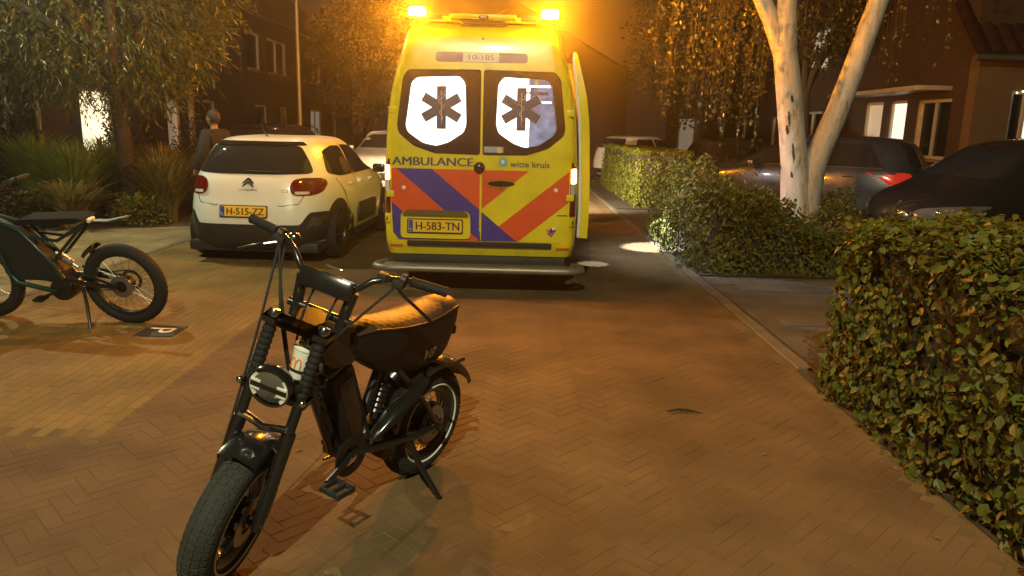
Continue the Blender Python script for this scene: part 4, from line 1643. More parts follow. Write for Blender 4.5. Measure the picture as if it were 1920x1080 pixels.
q_lean, q_yaw, q_steer = 0.1397, -2.1024, 0.401
MB_BIKE = Matrix.Translation((-0.436, 3.29, 0)) @ Matrix.Rotation(q_yaw, 4, 'Z') @ Matrix.Rotation(-q_lean, 4, 'X')
BK = thing('fat_tyre_bike', 'black electric fat tyre bike with long quilted seat leaning on its kickstand', 'electric bike', matrix=MB_BIKE)
HAX = Vector((-math.sin(R(27)), 0, math.cos(R(27))))
A0 = Vector((.73, 0, .95))
ST = Matrix.Translation(A0) @ Matrix.Rotation(q_steer, 4, HAX) @ Matrix.Translation(-A0)
AXM = Matrix.Rotation(PI / 2, 4, 'X')       # lathe axis Z -> bike's Y


def at(p, T=None):
    T0 = Matrix.Translation(p)
    return (T @ T0) if T is not None else T0


def bike_wheel(parent, c, Rr, tr, T=None, spokes=18, ring=True, name='wheel', tread=True, hub_r=.075, seg=64, tyremat=None, rim_h=0.055):
    B = at(c, T) @ AXM
    t = MB()
    prof = [(Rr - tr + tr * math.cos(a), tr * 1.02 * math.sin(a)) for a in [R(-130 + 260 * k / 12) for k in range(13)]]
    t.lathe(prof, seg, B, closed=True)
    w = t.build(name, tyremat or M['tyre_grey'], parent)
    if tread:
        kn = MB()
        n = 54
        for i in range(n):
            for j, (a, l) in enumerate(((0, .030), (28, .024), (-28, .024), (54, .018), (-54, .018))):
                ph = 2 * PI * (i + (0.5 if j % 2 else 0)) / n
                rr_ = Rr - tr + (tr + .0005) * math.cos(R(a))
                hh = (tr + .0005) * math.sin(R(a))
                K = B @ Matrix.Rotation(ph, 4, 'Z') @ Matrix.Translation((rr_, 0, hh)) @ Matrix.Rotation(-R(a), 4, 'Y')
                kn.box((0, 0, 0), (.0035, .019, l * .72), K)
        k = kn.build('tread_blocks', tyremat or M['tyre_grey'], w, smooth=0)
        k['kind'] = 'stuff'
    ri = Rr - 2 * tr + .012
    r = MB()
    r.lathe([(ri, -tr * .72), (ri + .012, -tr * .74), (ri + .012, tr * .74), (ri, tr * .72), (ri - rim_h * .35, tr * .4), (ri - rim_h * .35, -tr * .4)], seg, B, closed=True)
    r.build('rim', M['frame_black'], w)
    if ring:
        g = MB()
        for s in (-1, 1):
            g.lathe([(ri + .018, s * tr * .95), (ri + .024, s * tr * 1.03), (ri + .030, s * tr * .95)], seg, B, closed=True)
        g.build('reflective_ring', M['reflect_white'], w)
    h = MB()
    h.lathe([(0.001, -.062), (.02, -.062), (.025, -.045), (hub_r, -.04), (hub_r, .04), (.025, .045), (.02, .062), (0.001, .062)], 28, B)
    h.build('hub', M['black_gloss'], w)
    sp = MB()
    for i in range(spokes):
        a = 2 * PI * i / spokes
        for s in (-1, 1):
            b = a + (0.12 * s)
            sp.tube([B @ Vector((hub_r * .95 * math.cos(a), hub_r * .95 * math.sin(a), .035 * s)), B @ Vector(((ri - .01) * math.cos(b), (ri - .01) * math.sin(b), .012 * s))], .0016, 4, caps=False)
    so = sp.build('spokes', M['alloy'], w)
    so['kind'] = 'stuff'
    d = MB()
    d.lathe([(.045, -.056), (.09, -.056), (.09, -.059), (.045, -.059)], 32, B, closed=True)
    d.build('brake_disc', M['alloy'], w)
    return w


RW, TR = .265, .056
bike_wheel(BK, (0, 0, RW), RW, TR, hub_r=.10)
AX_F = (1.06, 0, RW)
bike_wheel(BK, AX_F, RW, TR, ST)


def fender(parent, c, Rf, width, a0, a1, T=None, n=22, lip=.02, name='mudguard', material=None):
    B = at(c, T)
    m = MB()
    vs, fs = [], []
    prof = [(-width / 2, -.030), (-width / 2, -.008), (-width * .3, .006), (0, .010), (width * .3, .006), (width / 2, -.008), (width / 2, -.030),
            (width / 2 - .004, -.030), (width / 2 - .005, -.012), (0, .005), (-width / 2 + .005, -.012), (-width / 2 + .004, -.030)]
    q = len(prof)
    for i in range(n + 1):
        a = R(a0 + (a1 - a0) * i / n)
        for y, dr_ in prof:
            vs.append(B @ Vector(((Rf + dr_) * math.cos(a), y, (Rf + dr_) * math.sin(a))))
    for i in range(n):
        for j in range(q):
            j2 = (j + 1) % q
            fs.append((i * q + j, i * q + j2, (i + 1) * q + j2, (i + 1) * q + j))
    fs.append(tuple(range(q)))
    fs.append(tuple(n * q + j for j in range(q)))
    m.add(vs, fs)
    return m.build(name, material or M['black_gloss'], parent, smooth=50)


fender(BK, (0, 0, RW), .312, .15, 152, -12)
fender(BK, AX_F, .298, .135, 135, 74, ST)
# frame
f = MB()
f.tube([(.775, 0, .80), (.70, 0, .60), (.585, 0, .34)], [.03, .032, .03], 14)
f.tube([(.765, 0, .84), (.62, 0, .80), (.40, 0, .70), (.10, 0, .60)], [.03, .03, .026, .022], 12)
f.tube([(.80, 0, .755), (.735, 0, .895)], .034, 16)
f.tube([(.56, 0, .34), (.42, 0, .46), (.34, 0, .66)], [.03, .024, .022], 12)
f.lathe([(.0, -.05), (.036, -.05), (.036, .05), (0, .05)], 18, at((.56, 0, .33)) @ AXM)
f.build('frame', M['frame_black'], BK)
f = MB()
for s in (-1, 1):
    f.tube([(.55, s * .055, .335), (.40, s * .078, .315), (.14, s * .085, .27), (0, s * .085, RW)], [.018, .02, .02, .018], 10)
    f.tube([(0, s * .085, RW), (.10, s * .085, .40), (.30, s * .06, .62)], [.014, .014, .014], 10)
    f.box((0, s * .085, RW), (.07, .018, .06), bev=.01)
    f.lathe([(0, -.012), (.018, -.012), (.018, .012), (0, .012)], 8, at((0, s * .10, RW)) @ AXM)
f.build('swing_arm', M['black_gloss'], BK)
f = MB()
f.tube([(.36, .0, .40), (.30, 0, .60)], .018, 12)
f.lathe([(.026 if i % 2 else .031, .012 * i) for i in range(12)], 16, Matrix.Translation((.35, 0, .43)) @ Vector((-.06, 0, .2)).to_track_quat('Z', 'Y').to_matrix().to_4x4())
f.build('shock_absorber', M['dark_alloy'], BK)
# battery box
f = MB()
bdir = Vector((.15, 0, .36)).normalized()
BT = Matrix.Translation((.565, 0, .515)) @ Matrix.Rotation(math.atan2(bdir.x, bdir.z), 4, 'Y')
f.box((0, 0, 0), (.125, .135, .42), BT, bev=.018)
bat = f.build('battery_box', M['seat_side'], BK)
f = MB()
f.box((0, 0, .217), (.10, .105, .012), BT, bev=.005)
f.build('battery_lid', mat('battery_lid', (.35, .28, .2), .3), bat)
f = MB()
for s in (-1, 1):
    f.box((0, s * .0685, .02), (.075, .004, .3), BT, bev=.0015)
f.build('battery_groove', M['black_gloss'], bat)
# seat with deep side panels
def seat_sections():
    secs = []
    #            x    top   edge   bottom  half top, half edge, half bottom
    rows = [(.66, .845, .825, .765, .045, .055, .045), (.60, .872, .845, .755, .065, .080, .060), (.50, .876, .845, .70, .078, .098, .075), (.40, .862, .828, .635, .085, .108, .080),
            (.30, .850, .812, .605, .092, .115, .082), (.18, .846, .800, .575, .098, .120, .080), (.06, .856, .800, .565, .098, .118, .075), (-.03, .868, .805, .60, .088, .108, .07),
            (-.08, .862, .80, .67, .066, .085, .055), (-.105, .835, .79, .73, .035, .05, .03)]
    return [(x, tz, tz - .030, bz, ht * .8, he * .8, hb * .85) for x, tz, ez, bz, ht, he, hb in rows if x < .62]


rows = seat_sections()
def rowat(x):
    tb = sorted([r for r in rows])
    return lerp_tab(tb, x)


top = MB()
vs, fs = [], []
NX, NY = 64, 22
for i in range(NX + 1):
    x = -.105 + (.60 + .105) * i / NX
    tz, ez, bz, ht, he, hb = rowat(x)
    for j in range(NY + 1):
        t = -1 + 2 * j / NY
        y = he * math.copysign(abs(t) ** .9, t)
        z = ez + (tz - ez) * (1 - abs(t) ** 2.4)
        if abs(t) < .82 and .02 < x < .58:
            # quilted diamonds
            u, v = x / .042, y / .042
            dd = min(abs(((u + v) % 1) - .5), abs(((u - v) % 1) - .5))
            z += -.003 + .003 * min(1, (dd / .22))
        vs.append((x, y, z))
for i in range(NX):
    for j in range(NY):
        a = i * (NY + 1) + j
        fs.append((a, a + 1, a + NY + 2, a + NY + 1))
top.add(vs, fs)
seat = top.build('seat', M['seat_leather'], BK, smooth=60)
sd_ = MB()
vs, fs = [], []
n = 30
for i in range(n + 1):
    x = -.105 + (.60 + .105) * i / n
    tz, ez, bz, ht, he, hb = rowat(x)
    ring = [(he, ez + .002), (he * 1.0, ez - .012), (he * .985, ez - (ez - bz) * .4), (hb * 1.02, ez - (ez - bz) * .85), (hb * .7, bz), (0, bz - .004)]
    ring = [(y, z) for y, z in ring] + [(-y, z) for y, z in ring[::-1][1:]]
    vs += [(x, y, z) for y, z in ring]
q = len(ring)
for i in range(n):
    for j in range(q - 1):
        fs.append((i * q + j, i * q + j + 1, (i + 1) * q + j + 1, (i + 1) * q + j))
fs.append(tuple(range(q)))
fs.append(tuple(n * q + j for j in range(q)))
sd_.add(vs, fs)
sp_ = sd_.build('seat_base', M['seat_side'], BK, smooth=45)
f = MB()
for s in (-1, 1):
    pts = []
    for i in range(31):
        x = -.10 + .69 * i / 30
        tz, ez, bz, ht, he, hb = rowat(x)
        pts.append((x, s * (he + .001), ez))
    f.tube(pts, .005, 6)
f.build('seat_piping', M['seat_leather'], seat)
def side_surf(u, v, o=0):
    # u runs backwards along the bike's left side, so the letters read from that side
    x = -u
    tz, ez, bz, ht, he, hb = rowat(x)
    t = min(1, max(0, (ez - v) / max(.01, ez - bz)))
    y = he * .985 if t < .4 else he * .985 + (hb * 1.02 - he * .985) * (t - .4) / .45
    return Vector((x, y + o, v))


text_on('lettering', 'V8', side_surf, -.165, .632, .075, .055, M['silver_print'], sp_, .006, shear=.2, bold=.002)
f = MB()
f.box((-.115, 0, .70), (.02, .09, .045), bev=.008)
f.build('rear_light', M['red_lens'], BK)
f = MB()
for s in (-1, 1):
    f.tube([(.10, s * .07, .62), (-.05, s * .075, .55), (-.18, s * .07, .545)], .009, 8)
f.build('mudguard_stay', M['frame_black'], BK)
# controller housing between head tube and seat, and the rounded cover beside the rear wheel
f = MB()
f.prism(round_poly([(.76, .80), (.72, .88), (.60, .885), (.54, .80), (.58, .72), (.70, .735)], .03), -.055, .055, Matrix.Rotation(PI / 2, 4, 'X'))
f.build('controller_housing', M['black_gloss'], BK)
f = MB()
for k in range(2):
    f.tube([(.46, .075, .36), (.36, .098, .44 + .02 * k), (.25, .098, .50), (.13, .09, .545)], [.02, .045, .045, .02], 12, flat=.5)
f.build('side_cover', M['black_gloss'], BK)
# kickstand
f = MB()
f.tube([(.19, .085, .255), (.18, .13, .17), (.165, .262, .030)], [.014, .014, .012], 10)
f.box((.163, .272, .032), (.055, .03, .012), bev=.004, rot=Matrix.Rotation(.14, 4, 'X'))
f.box((.20, .08, .265), (.06, .03, .05), bev=.008)
f.build('kickstand', M['black_gloss'], BK)
# cranks and pedals
f = MB()
f.lathe([(.045, .066), (.085, .066), (.09, .070), (.085, .074), (.045, .074)], 28, at((.56, 0, .33)) @ Matrix.Rotation(-PI / 2, 4, 'X'), closed=True)
f.tube([(.56, .06, .33), (.60, .085, .325), (.715, .095, .285)], [.015, .012, .012], 8)
f.tube([(.56, -.075, .33), (.52, -.095, .335), (.41, -.105, .375)], [.015, .012, .012], 8)
cr = f.build('crank', M['dark_alloy'], BK)
for c, s in (((.715, .15, .283), 1), ((.41, -.16, .375), -1)):
    f = MB()
    f.box(c, (.095, .016, .022), bev=.004)
    f.box((c[0], c[1] + .042, c[2]), (.095, .012, .022), bev=.004)
    f.box((c[0], c[1] - .042, c[2]), (.095, .012, .022), bev=.004)
    f.box((c[0] - .04, c[1], c[2]), (.012, .09, .02), bev=.004)
    f.box((c[0] + .04, c[1], c[2]), (.012, .09, .02), bev=.004)
    f.build('pedal', M['black_plastic'], BK)
f = MB()
f.tube([(.55, -.082, .415), (.3, -.09, .37), (.02, -.09, .32)], .006, 6)
f.tube([(.55, -.082, .245), (.3, -.09, .23), (.02, -.09, .21)], .006, 6)
f.build('chain', M['dark_alloy'], BK)
# fork
for s in (-1, 1):
    f = MB()
    f.tube([ST @ Vector(p) for p in ((1.06, s * .092, RW - .02), (1.035, s * .092, .36), (.975, s * .092, .60))], [.020, .026, .026], 14)
    leg = f.build('fork_leg', M['black_gloss'], BK)
    f = MB()
    f.tube([ST @ Vector(p) for p in ((.978, s * .092, .59), (.885, s * .092, .965))], .019, 14)
    f.build('stanchion', M['dark_alloy'], leg)
    f = MB()
    for k in range(9):
        z = .74 + .021 * k
        x = .978 - (z - .59) * .248
        f.lathe([(.0215, -.009), (.0245, 0), (.0215, .009)], 16, ST @ Matrix.Translation((x, s * .092, z)) @ Matrix.Rotation(-R(14), 4, 'Y'))
    f.build('gaiter', M['rubber'], leg)
    f = MB()
    f.lathe([(0, .012), (.018, .010), (.022, 0), (.022, -.02)], 14, ST @ Matrix.Translation((.884, s * .092, .968)) @ Matrix.Rotation(-R(14), 4, 'Y'))
    f.build('fork_cap', M['chrome'], leg)
f = MB()
f.prism([(.855, -.125), (.915, -.12), (.92, -.07), (.86, -.045), (.80, -.06), (.735, -.035), (.72, 0), (.735, .035), (.80, .06), (.86, .045), (.92, .07), (.915, .12), (.855, .125), (.81, .08), (.81, -.08)][:13], .935, .957, ST)
f.prism([(.90, -.12), (.965, -.12), (.97, -.06), (.90, -.05), (.80, -.04), (.77, 0), (.80, .04), (.90, .05), (.97, .06), (.965, .12), (.90, .12)], .70, .722, ST)
f.tube([ST @ Vector(p) for p in ((.80, 0, .71), (.735, 0, .95))], .02, 12)
f.tube([ST @ Vector(p) for p in ((1.06, -.11, RW), (1.06, .11, RW))], .011, 10)
f.build('fork_crown', M['frame_black'], BK)
f = MB()
for s in (-1, 1):
    f.tube([ST @ Vector(p) for p in ((1.03, s * .07, .565), (1.0, s * .088, .52))], .006, 6)
    f.tube([ST @ Vector(p) for p in ((1.0, s * .09, .62), (.985, s * .02, .60))], .008, 6)
f.tube([ST @ Vector(p) for p in ((.97, -.09, .61), (.985, 0, .595), (.97, .09, .61))], .014, 8)
f.build('fork_brace', M['chrome'], BK)
# risers, clamp bar, display box, handlebar
f = MB()
f.tube([ST @ Vector(p) for p in ((.72, -.12, .945), (.71, 0, .942), (.72, .12, .945))], .016, 10)
for s in (-1, 1):
    f.tube([ST @ Vector(p) for p in ((.72, s * .088, .90), (.71, s * .092, .98), (.70, s * .10, 1.055))], .021, 12)
f.build('riser', M['frame_black'], BK)
f = MB()
f.box((.705, 0, 1.052), (.085, .205, .075), ST, bev=.016, rot=Matrix.Rotation(R(-25), 4, 'Y'))
bx = f.build('handlebar_pouch', M['black_gloss'], BK)
f = MB()
f.box((.664, 0, 1.102), (.03, .07, .008), ST, bev=.003, rot=Matrix.Rotation(R(-25), 4, 'Y'))
f.build('display', M['headlamp_glass'], bx)
f = MB()
for s in (-1, 1):
    pts = [(.70, s * .09, 1.06), (.70, s * .115, 1.08), (.685, s * .15, 1.115), (.655, s * .20, 1.135), (.61, s * .26, 1.135), (.575, s * .34, 1.13)]
    f.tube([ST @ Vector(p) for p in pts], .0125, 12)
f.tube([ST @ Vector(p) for p in ((.70, -.09, 1.06), (.70, .09, 1.06))], .0125, 12)
f.build('handlebar', M['frame_black'], BK)
for s in (-1, 1):
    f = MB()
    a_, b_ = Vector((.607, s * .265, 1.135)), Vector((.56, s * .395, 1.128))
    pts, rad = [], []
    for k in range(15):
        t = k / 14
        pts.append(ST @ (a_ + (b_ - a_) * t))
        rad.append(.0175 + (.0012 if k % 2 else 0) + (.003 if k in (0, 14) else 0))
    f.tube(pts, rad, 14)
    f.build('grip', M['rubber'], BK)
    f = MB()
    f.lathe([(.019, -.012), (.023, -.008), (.023, .008), (.019, .012)], 14, ST @ Matrix.Translation((.622, s * .243, 1.136)) @ Matrix.Rotation(PI / 2, 4, 'X'), closed=True)
    f.box((.648, s * .235, 1.128), (.05, .045, .03), ST, bev=.008)
    lv = f.build('brake_clamp', M['black_plastic'], BK)
    f = MB()
    f.tube([ST @ Vector(p) for p in ((.665, s * .235, 1.12), (.685, s * .27, 1.105), (.665, s * .33, 1.07), (.64, s * .385, 1.03))], [.009, .008, .007, .008], 8, flat=.6)
    f.build('brake_lever', M['black_gloss'], lv)
f = MB()
f.lathe([(.0, .018), (.012, .016), (.02, .008), (.022, 0), (0, 0)], 16, ST @ Matrix.Translation((.64, -.185, 1.15)))
f.build('bell', M['chrome'], BK)
f = MB()
f.box((.66, .175, 1.135), (.04, .035, .03), ST, bev=.006)
f.build('switch_box', M['black_plastic'], BK)
# headlamp
f = MB()
HL = ST @ Matrix.Translation((.985, 0, .765)) @ Matrix.Rotation(R(90 + 9), 4, 'Y')
f.lathe([(0, -.055), (.04, -.05), (.065, -.025), (.076, .0), (.079, .018), (.076, .028), (.066, .026)], 32, HL)
hl = f.build('headlamp', M['black_gloss'], BK)
f = MB()
f.lathe([(0, .030), (.03, .029), (.055, .025), (.067, .018)], 32, HL)
f.build('headlamp_lens', M['headlamp_glass'], hl)
for sy in (-1, 1):
    f = MB()
    ac = R(90 * sy)
    f.lathe([(.058, .0265), (.069, .028), (.069, .022), (.058, .022)], 14, HL, closed=True, a0=ac - R(44), a1=ac + R(44))
    for sa in (-1, 1):
        f.prism([(sa * .012, sy * .030), (sa * .020, sy * .030), (sa * .020, sy * .064), (sa * .012, sy * .064)] if sa * sy > 0 else
                [(sa * .012, sy * .064), (sa * .020, sy * .064), (sa * .020, sy * .030), (sa * .012, sy * .030)], .0265, .0315, HL)
    f.build('light_guide', M['reflect_white'], hl)
f = MB()
f.prism([(-.010, -.066), (.010, -.066), (.010, .066), (-.010, .066)], .0262, .0305, HL)
f.build('lens_bar', M['black_gloss'], hl)
for s in (-1, 1):
    f = MB()
    f.tube([ST @ Vector(p) for p in ((.975, s * .06, .765), (.95, s * .09, .765))], .012, 8)
    f.build('lamp_bracket', M['dark_alloy'], hl)
    f = MB()
    f.sphere(ST @ Vector((.985, s * .115, .735)), (.014, .014, .014), 10, 8)
    f.build('indicator', M['chrome'], hl)
# cables
f = MB()
cb = [((.66, -.23, 1.12), (.80, -.14, 1.05), (.84, -.05, .85), (.77, -.03, .70)), ((.66, .23, 1.12), (.82, .16, 1.0), (.84, .05, .84), (.76, .03, .68)),
      ((.67, -.2, 1.11), (.86, -.12, .98), (.83, -.03, .80), (.72, -.035, .60)), ((.70, .05, 1.03), (.80, .05, .95), (.82, .04, .82), (.74, .035, .65)),
      ((.66, -.23, 1.11), (.79, -.17, .95), (.88, -.14, .80), (1.02, -.11, .45)), ((.70, -.04, 1.03), (.79, -.04, .97), (.83, -.02, .85), (.75, -.03, .7))]
for c in cb:
    P = [ST @ Vector(p) for p in c]
    pts = []
    for k in range(17):
        t = k / 16
        pts.append(P[0] * (1 - t) ** 3 + P[1] * 3 * t * (1 - t) ** 2 + P[2] * 3 * t * t * (1 - t) + P[3] * t ** 3)
    f.tube(pts, .0048, 6)
f.build('cable_bundle', M['rubber'], BK)
f = MB()
for k in range(4):
    f.tube([(.77 - .02 * k, .036, .72 - .05 * k), (.62 - .02 * k, .045, .74 - .10 * k), (.58, .05, .60 - .06 * k)], .004, 6)
f.build('cable_loom', M['rubber'], BK)

# paper cup standing in the holder behind the headlamp
CM_ = MB_BIKE @ ST @ Matrix.Translation((.838, .022, .735)) @ Matrix.Rotation(R(-10), 4, 'Y')
CUP = thing('paper_cup', 'white paper drink cup with orange arches and straw behind the bike headlamp', 'paper cup', matrix=CM_)
M['cup_white'] = mat('cup_white', (.78, .78, .74), .5, var=.03)
c = MB()
c.lathe([(0, 0), (.030, 0), (.031, .004), (.041, .112), (.043, .114), (.041, .116), (.0, .116)], 28)
cp = c.build('cup_wall', M['cup_white'], CUP)
c = MB()
c.lathe([(.0445, .108), (.0445, .114), (.041, .124), (.032, .126), (.028, .120), (0, .120)], 28)
c.build('lid', M['cup_white'], CUP)
c = MB()
c.tube([(0.004, 0, .10), (0.006, 0, .17), (.010, -.004, .215)], .0035, 8)
c.build('straw', M['cup_white'], CUP)


def cup_surf(u, v, o=0):
    r = .0305 + (.041 - .0305) * v / .112 + o
    a = u / .037 - .22
    return Vector((r * math.cos(a), r * math.sin(a), v))


c = MB()
def arch_pts(cx, w, h, z0, n=12):
    return [(cx + w * math.cos(PI * (1 - k / n)), z0 + h * math.sin(PI * k / n) ** .8) for k in range(n + 1)]
pts = []
for cx in (-.0105, .0105):
    pts += arch_pts(cx, .0105, .045, .032)
P3 = [cup_surf(u, v, .001) for u, v in pts]
c.tube(P3, .0026, 6)
c.build('arches_print', mat('print_orange', (.85, .28, .03), .5), CUP)
hd = MB()
hd.lathe([(.036, .028), (.039, .028), (.039, .036), (.036, .036)], 20, ST @ Matrix.Translation((.838, .022, .735)) @ Matrix.Rotation(R(-10), 4, 'Y'), closed=True)
hd.lathe([(0.002, -.004), (.034, -.004), (.034, -.001), (0.002, -.001)], 20, ST @ Matrix.Translation((.838, .022, .735)) @ Matrix.Rotation(R(-10), 4, 'Y'), closed=True)
hd.build('cup_holder', M['black_plastic'], BK)

# ================================================================== the dark teal bike at the left edge
M['teal_frame'] = mat('teal_frame', (0.006, 0.026, 0.022), 0.35, coat=0.3)
M['teal_panel'] = mat('teal_panel', (0.010, 0.014, 0.017), 0.5)
EB = thing('electric_bike', 'dark teal electric dirt bike leaning on its kickstand at the left edge', 'electric bike',
           matrix=Matrix.Translation((-3.03, 5.80, 0)) @ Matrix.Rotation(R(174.6), 4, 'Z') @ Matrix.Rotation(-R(12), 4, 'X'))
R2, T2 = .335, .045
bike_wheel(EB, (0, 0, R2), R2, T2, spokes=18, ring=False, hub_r=.06, tyremat=M['rubber'], tread=True)
bike_wheel(EB, (1.2, 0, R2), R2, T2, spokes=18, ring=False, hub_r=.05, tyremat=M['rubber'], tread=True)
f = MB()
f.prism([(1.0, .80), (.92, .84), (.74, .76), (.46, .44), (.47, .36), (.86, .36), (.92, .45)], -.06, .06, Matrix.Rotation(PI / 2, 4, 'X'))
eb1 = f.build('battery_case', M['teal_panel'], EB)
f = MB()
for s in (-1, 1):
    f.tube([(1.0, s * .05, .83), (.90, s * .075, .42), (.84, s * .075, .34), (.50, s * .075, .27)], .02, 10)
    f.tube([(1.0, s * .04, .86), (.72, s * .07, .78), (.52, s * .07, .52), (.44, s * .07, .34)], .018, 10)
    f.tube([(.66, s * .06, .72), (.44, s * .06, .70), (.20, s * .05, .84)], .013, 8)
    f.tube([(.52, s * .06, .52), (.36, s * .06, .68), (.20, s * .05, .84)], .013, 8)
f.tube([(.96, 0, .80), (1.02, 0, .94)], .03, 12)
f.build('frame', M['teal_frame'], EB)
f = MB()
for s in (-1, 1):
    f.tube([(.50, s * .06, .38), (.25, s * .085, .36), (0, s * .085, R2)], [.024, .02, .016], 10)
    f.tube([(.38, s * .07, .44), (.2, s * .08, .41), (0, s * .085, R2 + .01)], .011, 8)
f.build('swing_arm', M['frame_black'], EB)
f = MB()
f.lathe([(0, -.08), (.085, -.08), (.095, -.06), (.095, .06), (.085, .08), (0, .08)], 24, at((.50, 0, .29)) @ AXM)
f.lathe([(0, .082), (.05, .082), (.05, .09), (0, .09)], 18, at((.50, 0, .29)) @ AXM)
f.build('motor', M['dark_alloy'], EB)
f = MB()
f.tube([(.52, 0, .58), (.36, 0, .46)], .016, 10)
f.lathe([(.026 if i % 2 else .033, .011 * i) for i in range(12)], 16, Matrix.Translation((.50, 0, .565)) @ Vector((-.16, 0, -.12)).to_track_quat('Z', 'Y').to_matrix().to_4x4())
f.build('shock_absorber', M['steel'], EB)
f = MB()
f.prism(round_poly([(.74, .83), (.70, .87), (.45, .885), (.22, .90), (.16, .885), (.24, .855), (.5, .83)], .02), -.09, .09, Matrix.Rotation(PI / 2, 4, 'X'))
f.build('seat', mat('matt_seat', (.008, .008, .009), .95, spec=.15), EB)
f = MB()
f.box((.165, 0, .862), (.03, .07, .035), bev=.008)
f.build('rear_reflector', M['reflect_white'], EB)
f = MB()
f.tube([(.20, 0, .855), (.02, 0, .86), (-.14, 0, .90)], [.03, .035, .03], 8, flat=.25)
f.build('tail_fender', M['teal_panel'], EB)
fender(EB, (0, 0, R2), .375, .10, 62, 40, n=8)
f = MB()
f.tube([(.30, .085, .33), (.27, .13, .2), (.21, .235, .03)], [.014, .014, .012], 10)
f.box((.205, .243, .034), (.07, .035, .012), bev=.004, rot=Matrix.Rotation(.21, 4, 'X'))
f.build('kickstand', M['frame_black'], EB)
f = MB()
for s in (-1, 1):
    f.tube([(1.2, s * .08, R2), (1.06, s * .08, .72), (.99, s * .08, .98)], [.024, .024, .018], 12)
f.box((1.04, 0, .78), (.06, .2, .03), bev=.01)
f.box((1.0, 0, .95), (.06, .2, .03), bev=.01)
f.build('fork', M['frame_black'], EB)
f = MB()
f.tube([(.90, -.36, 1.08), (.93, -.18, 1.08), (.985, -.07, 1.0), (.985, .07, 1.0), (.93, .18, 1.08), (.90, .36, 1.08)], .013, 10)
f.build('handlebar', M['frame_black'], EB)
for s in (-1, 1):
    f = MB()
    f.tube([(.91, s * .26, 1.08), (.895, s * .38, 1.08)], .018, 10)
    f.build('grip', M['rubber'], EB)
f = MB()
f.box((1.08, 0, .90), (.07, .13, .16), bev=.03)
f.build('headlamp', M['black_gloss'], EB)
for s, xe, ze in ((1, .62, .25), (-1, .40, .33)):
    f = MB()
    f.tube([(.50, s * .10, .29), (xe, s * .115, ze)], .011, 8)
    f.box((xe, s * .16, ze), (.08, .09, .02), bev=.004)
    f.build('foot_peg', M['dark_alloy'], EB)
f = MB()
f.tube([(.46, -.087, .36), (.0, -.087, .42)], .006, 6)
f.tube([(.46, -.087, .22), (.0, -.087, .25)], .006, 6)
f.lathe([(.06, .085), (.085, .085), (.085, .09), (.06, .09)], 24, at((0, 0, R2)) @ Matrix.Rotation(PI / 2, 4, 'X'), closed=True)
f.build('chain', M['dark_alloy'], EB)

# ================================================================== plants
def leaf_geo(vs, fs, p, d, n, l, w, fold=.15):
    s = d.cross(n)
    if s.length < 1e-6:
        s = d.orthogonal()
    s.normalize()
    n2 = s.cross(d)
    o = len(vs)
    if l / w < 2.2:          # broad leaf: six-sided outline
        a, b = p + d * (l * .28), p + d * (l * .66)
        vs += [p, a + s * (w * .46) + n2 * (w * fold), b + s * (w * .42) + n2 * (w * fold), p + d * l, b - s * (w * .42) + n2 * (w * fold), a - s * (w * .46) + n2 * (w * fold)]
        fs += [(o, o + 1, o + 2, o + 3), (o, o + 3, o + 4, o + 5)]
        return
    mid = p + d * (l * .45)
    vs += [p, mid + s * (w / 2) + n2 * (w * fold), p + d * l, mid - s * (w / 2) + n2 * (w * fold)]
    fs += [(o, o + 1, o + 2), (o, o + 2, o + 3)]


def rv():
    while True:
        v = Vector((rnd.uniform(-1, 1), rnd.uniform(-1, 1), rnd.uniform(-1, 1)))
        if .05 < v.length < 1:
            return v.normalized()


M['leaf_beech'] = piece_mat('leaf_beech', [(0.14, 0.125, 0.018), (0.115, 0.145, 0.02), (0.17, 0.125, 0.022), (0.085, 0.10, 0.016), (0.14, 0.18, 0.028), (0.14, 0.09, 0.022)], .5, 0, 40, .3, .25)
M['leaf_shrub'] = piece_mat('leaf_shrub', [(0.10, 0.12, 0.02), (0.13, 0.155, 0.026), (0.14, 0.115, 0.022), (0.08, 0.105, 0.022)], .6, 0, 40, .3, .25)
M['leaf_privet'] = piece_mat('leaf_privet', [(0.13, 0.14, 0.014), (0.16, 0.17, 0.018), (0.105, 0.115, 0.012)], .5, 0, 40, .4, .25)
M['leaf_willow'] = piece_mat('leaf_willow', [(0.055, 0.075, 0.014), (0.085, 0.105, 0.02), (0.04, 0.055, 0.011), (0.10, 0.11, 0.026)], .35, 0, 40, .6, .3)
M['leaf_birch'] = piece_mat('leaf_birch', [(0.085, 0.08, 0.02), (0.11, 0.10, 0.025), (0.065, 0.075, 0.018), (0.12, 0.085, 0.02)], .4, 0, 40, .5, .3)
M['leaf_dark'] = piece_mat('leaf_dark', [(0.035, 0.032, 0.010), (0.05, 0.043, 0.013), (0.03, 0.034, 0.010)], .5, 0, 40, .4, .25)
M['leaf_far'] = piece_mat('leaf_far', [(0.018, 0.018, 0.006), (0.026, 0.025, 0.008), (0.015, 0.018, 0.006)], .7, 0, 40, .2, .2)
M['grass_green'] = piece_mat('grass_green', [(0.13, 0.20, 0.03), (0.18, 0.25, 0.04), (0.20, 0.25, 0.045)], .45, 0, 40, .5, .3)
M['grass_brown'] = piece_mat('grass_brown', [(0.22, 0.17, 0.045), (0.17, 0.14, 0.035), (0.27, 0.21, 0.07), (0.15, 0.16, 0.032)], .5, 0, 40, .4, .3)
M['twig_core'] = mat('twig_core', (0.022, 0.018, 0.010), 0.95, var=.4, bump=.8, bscale=20)
M['bark'] = mat('bark', (0.035, 0.025, 0.016), 0.9, var=.4, scale=9, bump=.8, bscale=18)


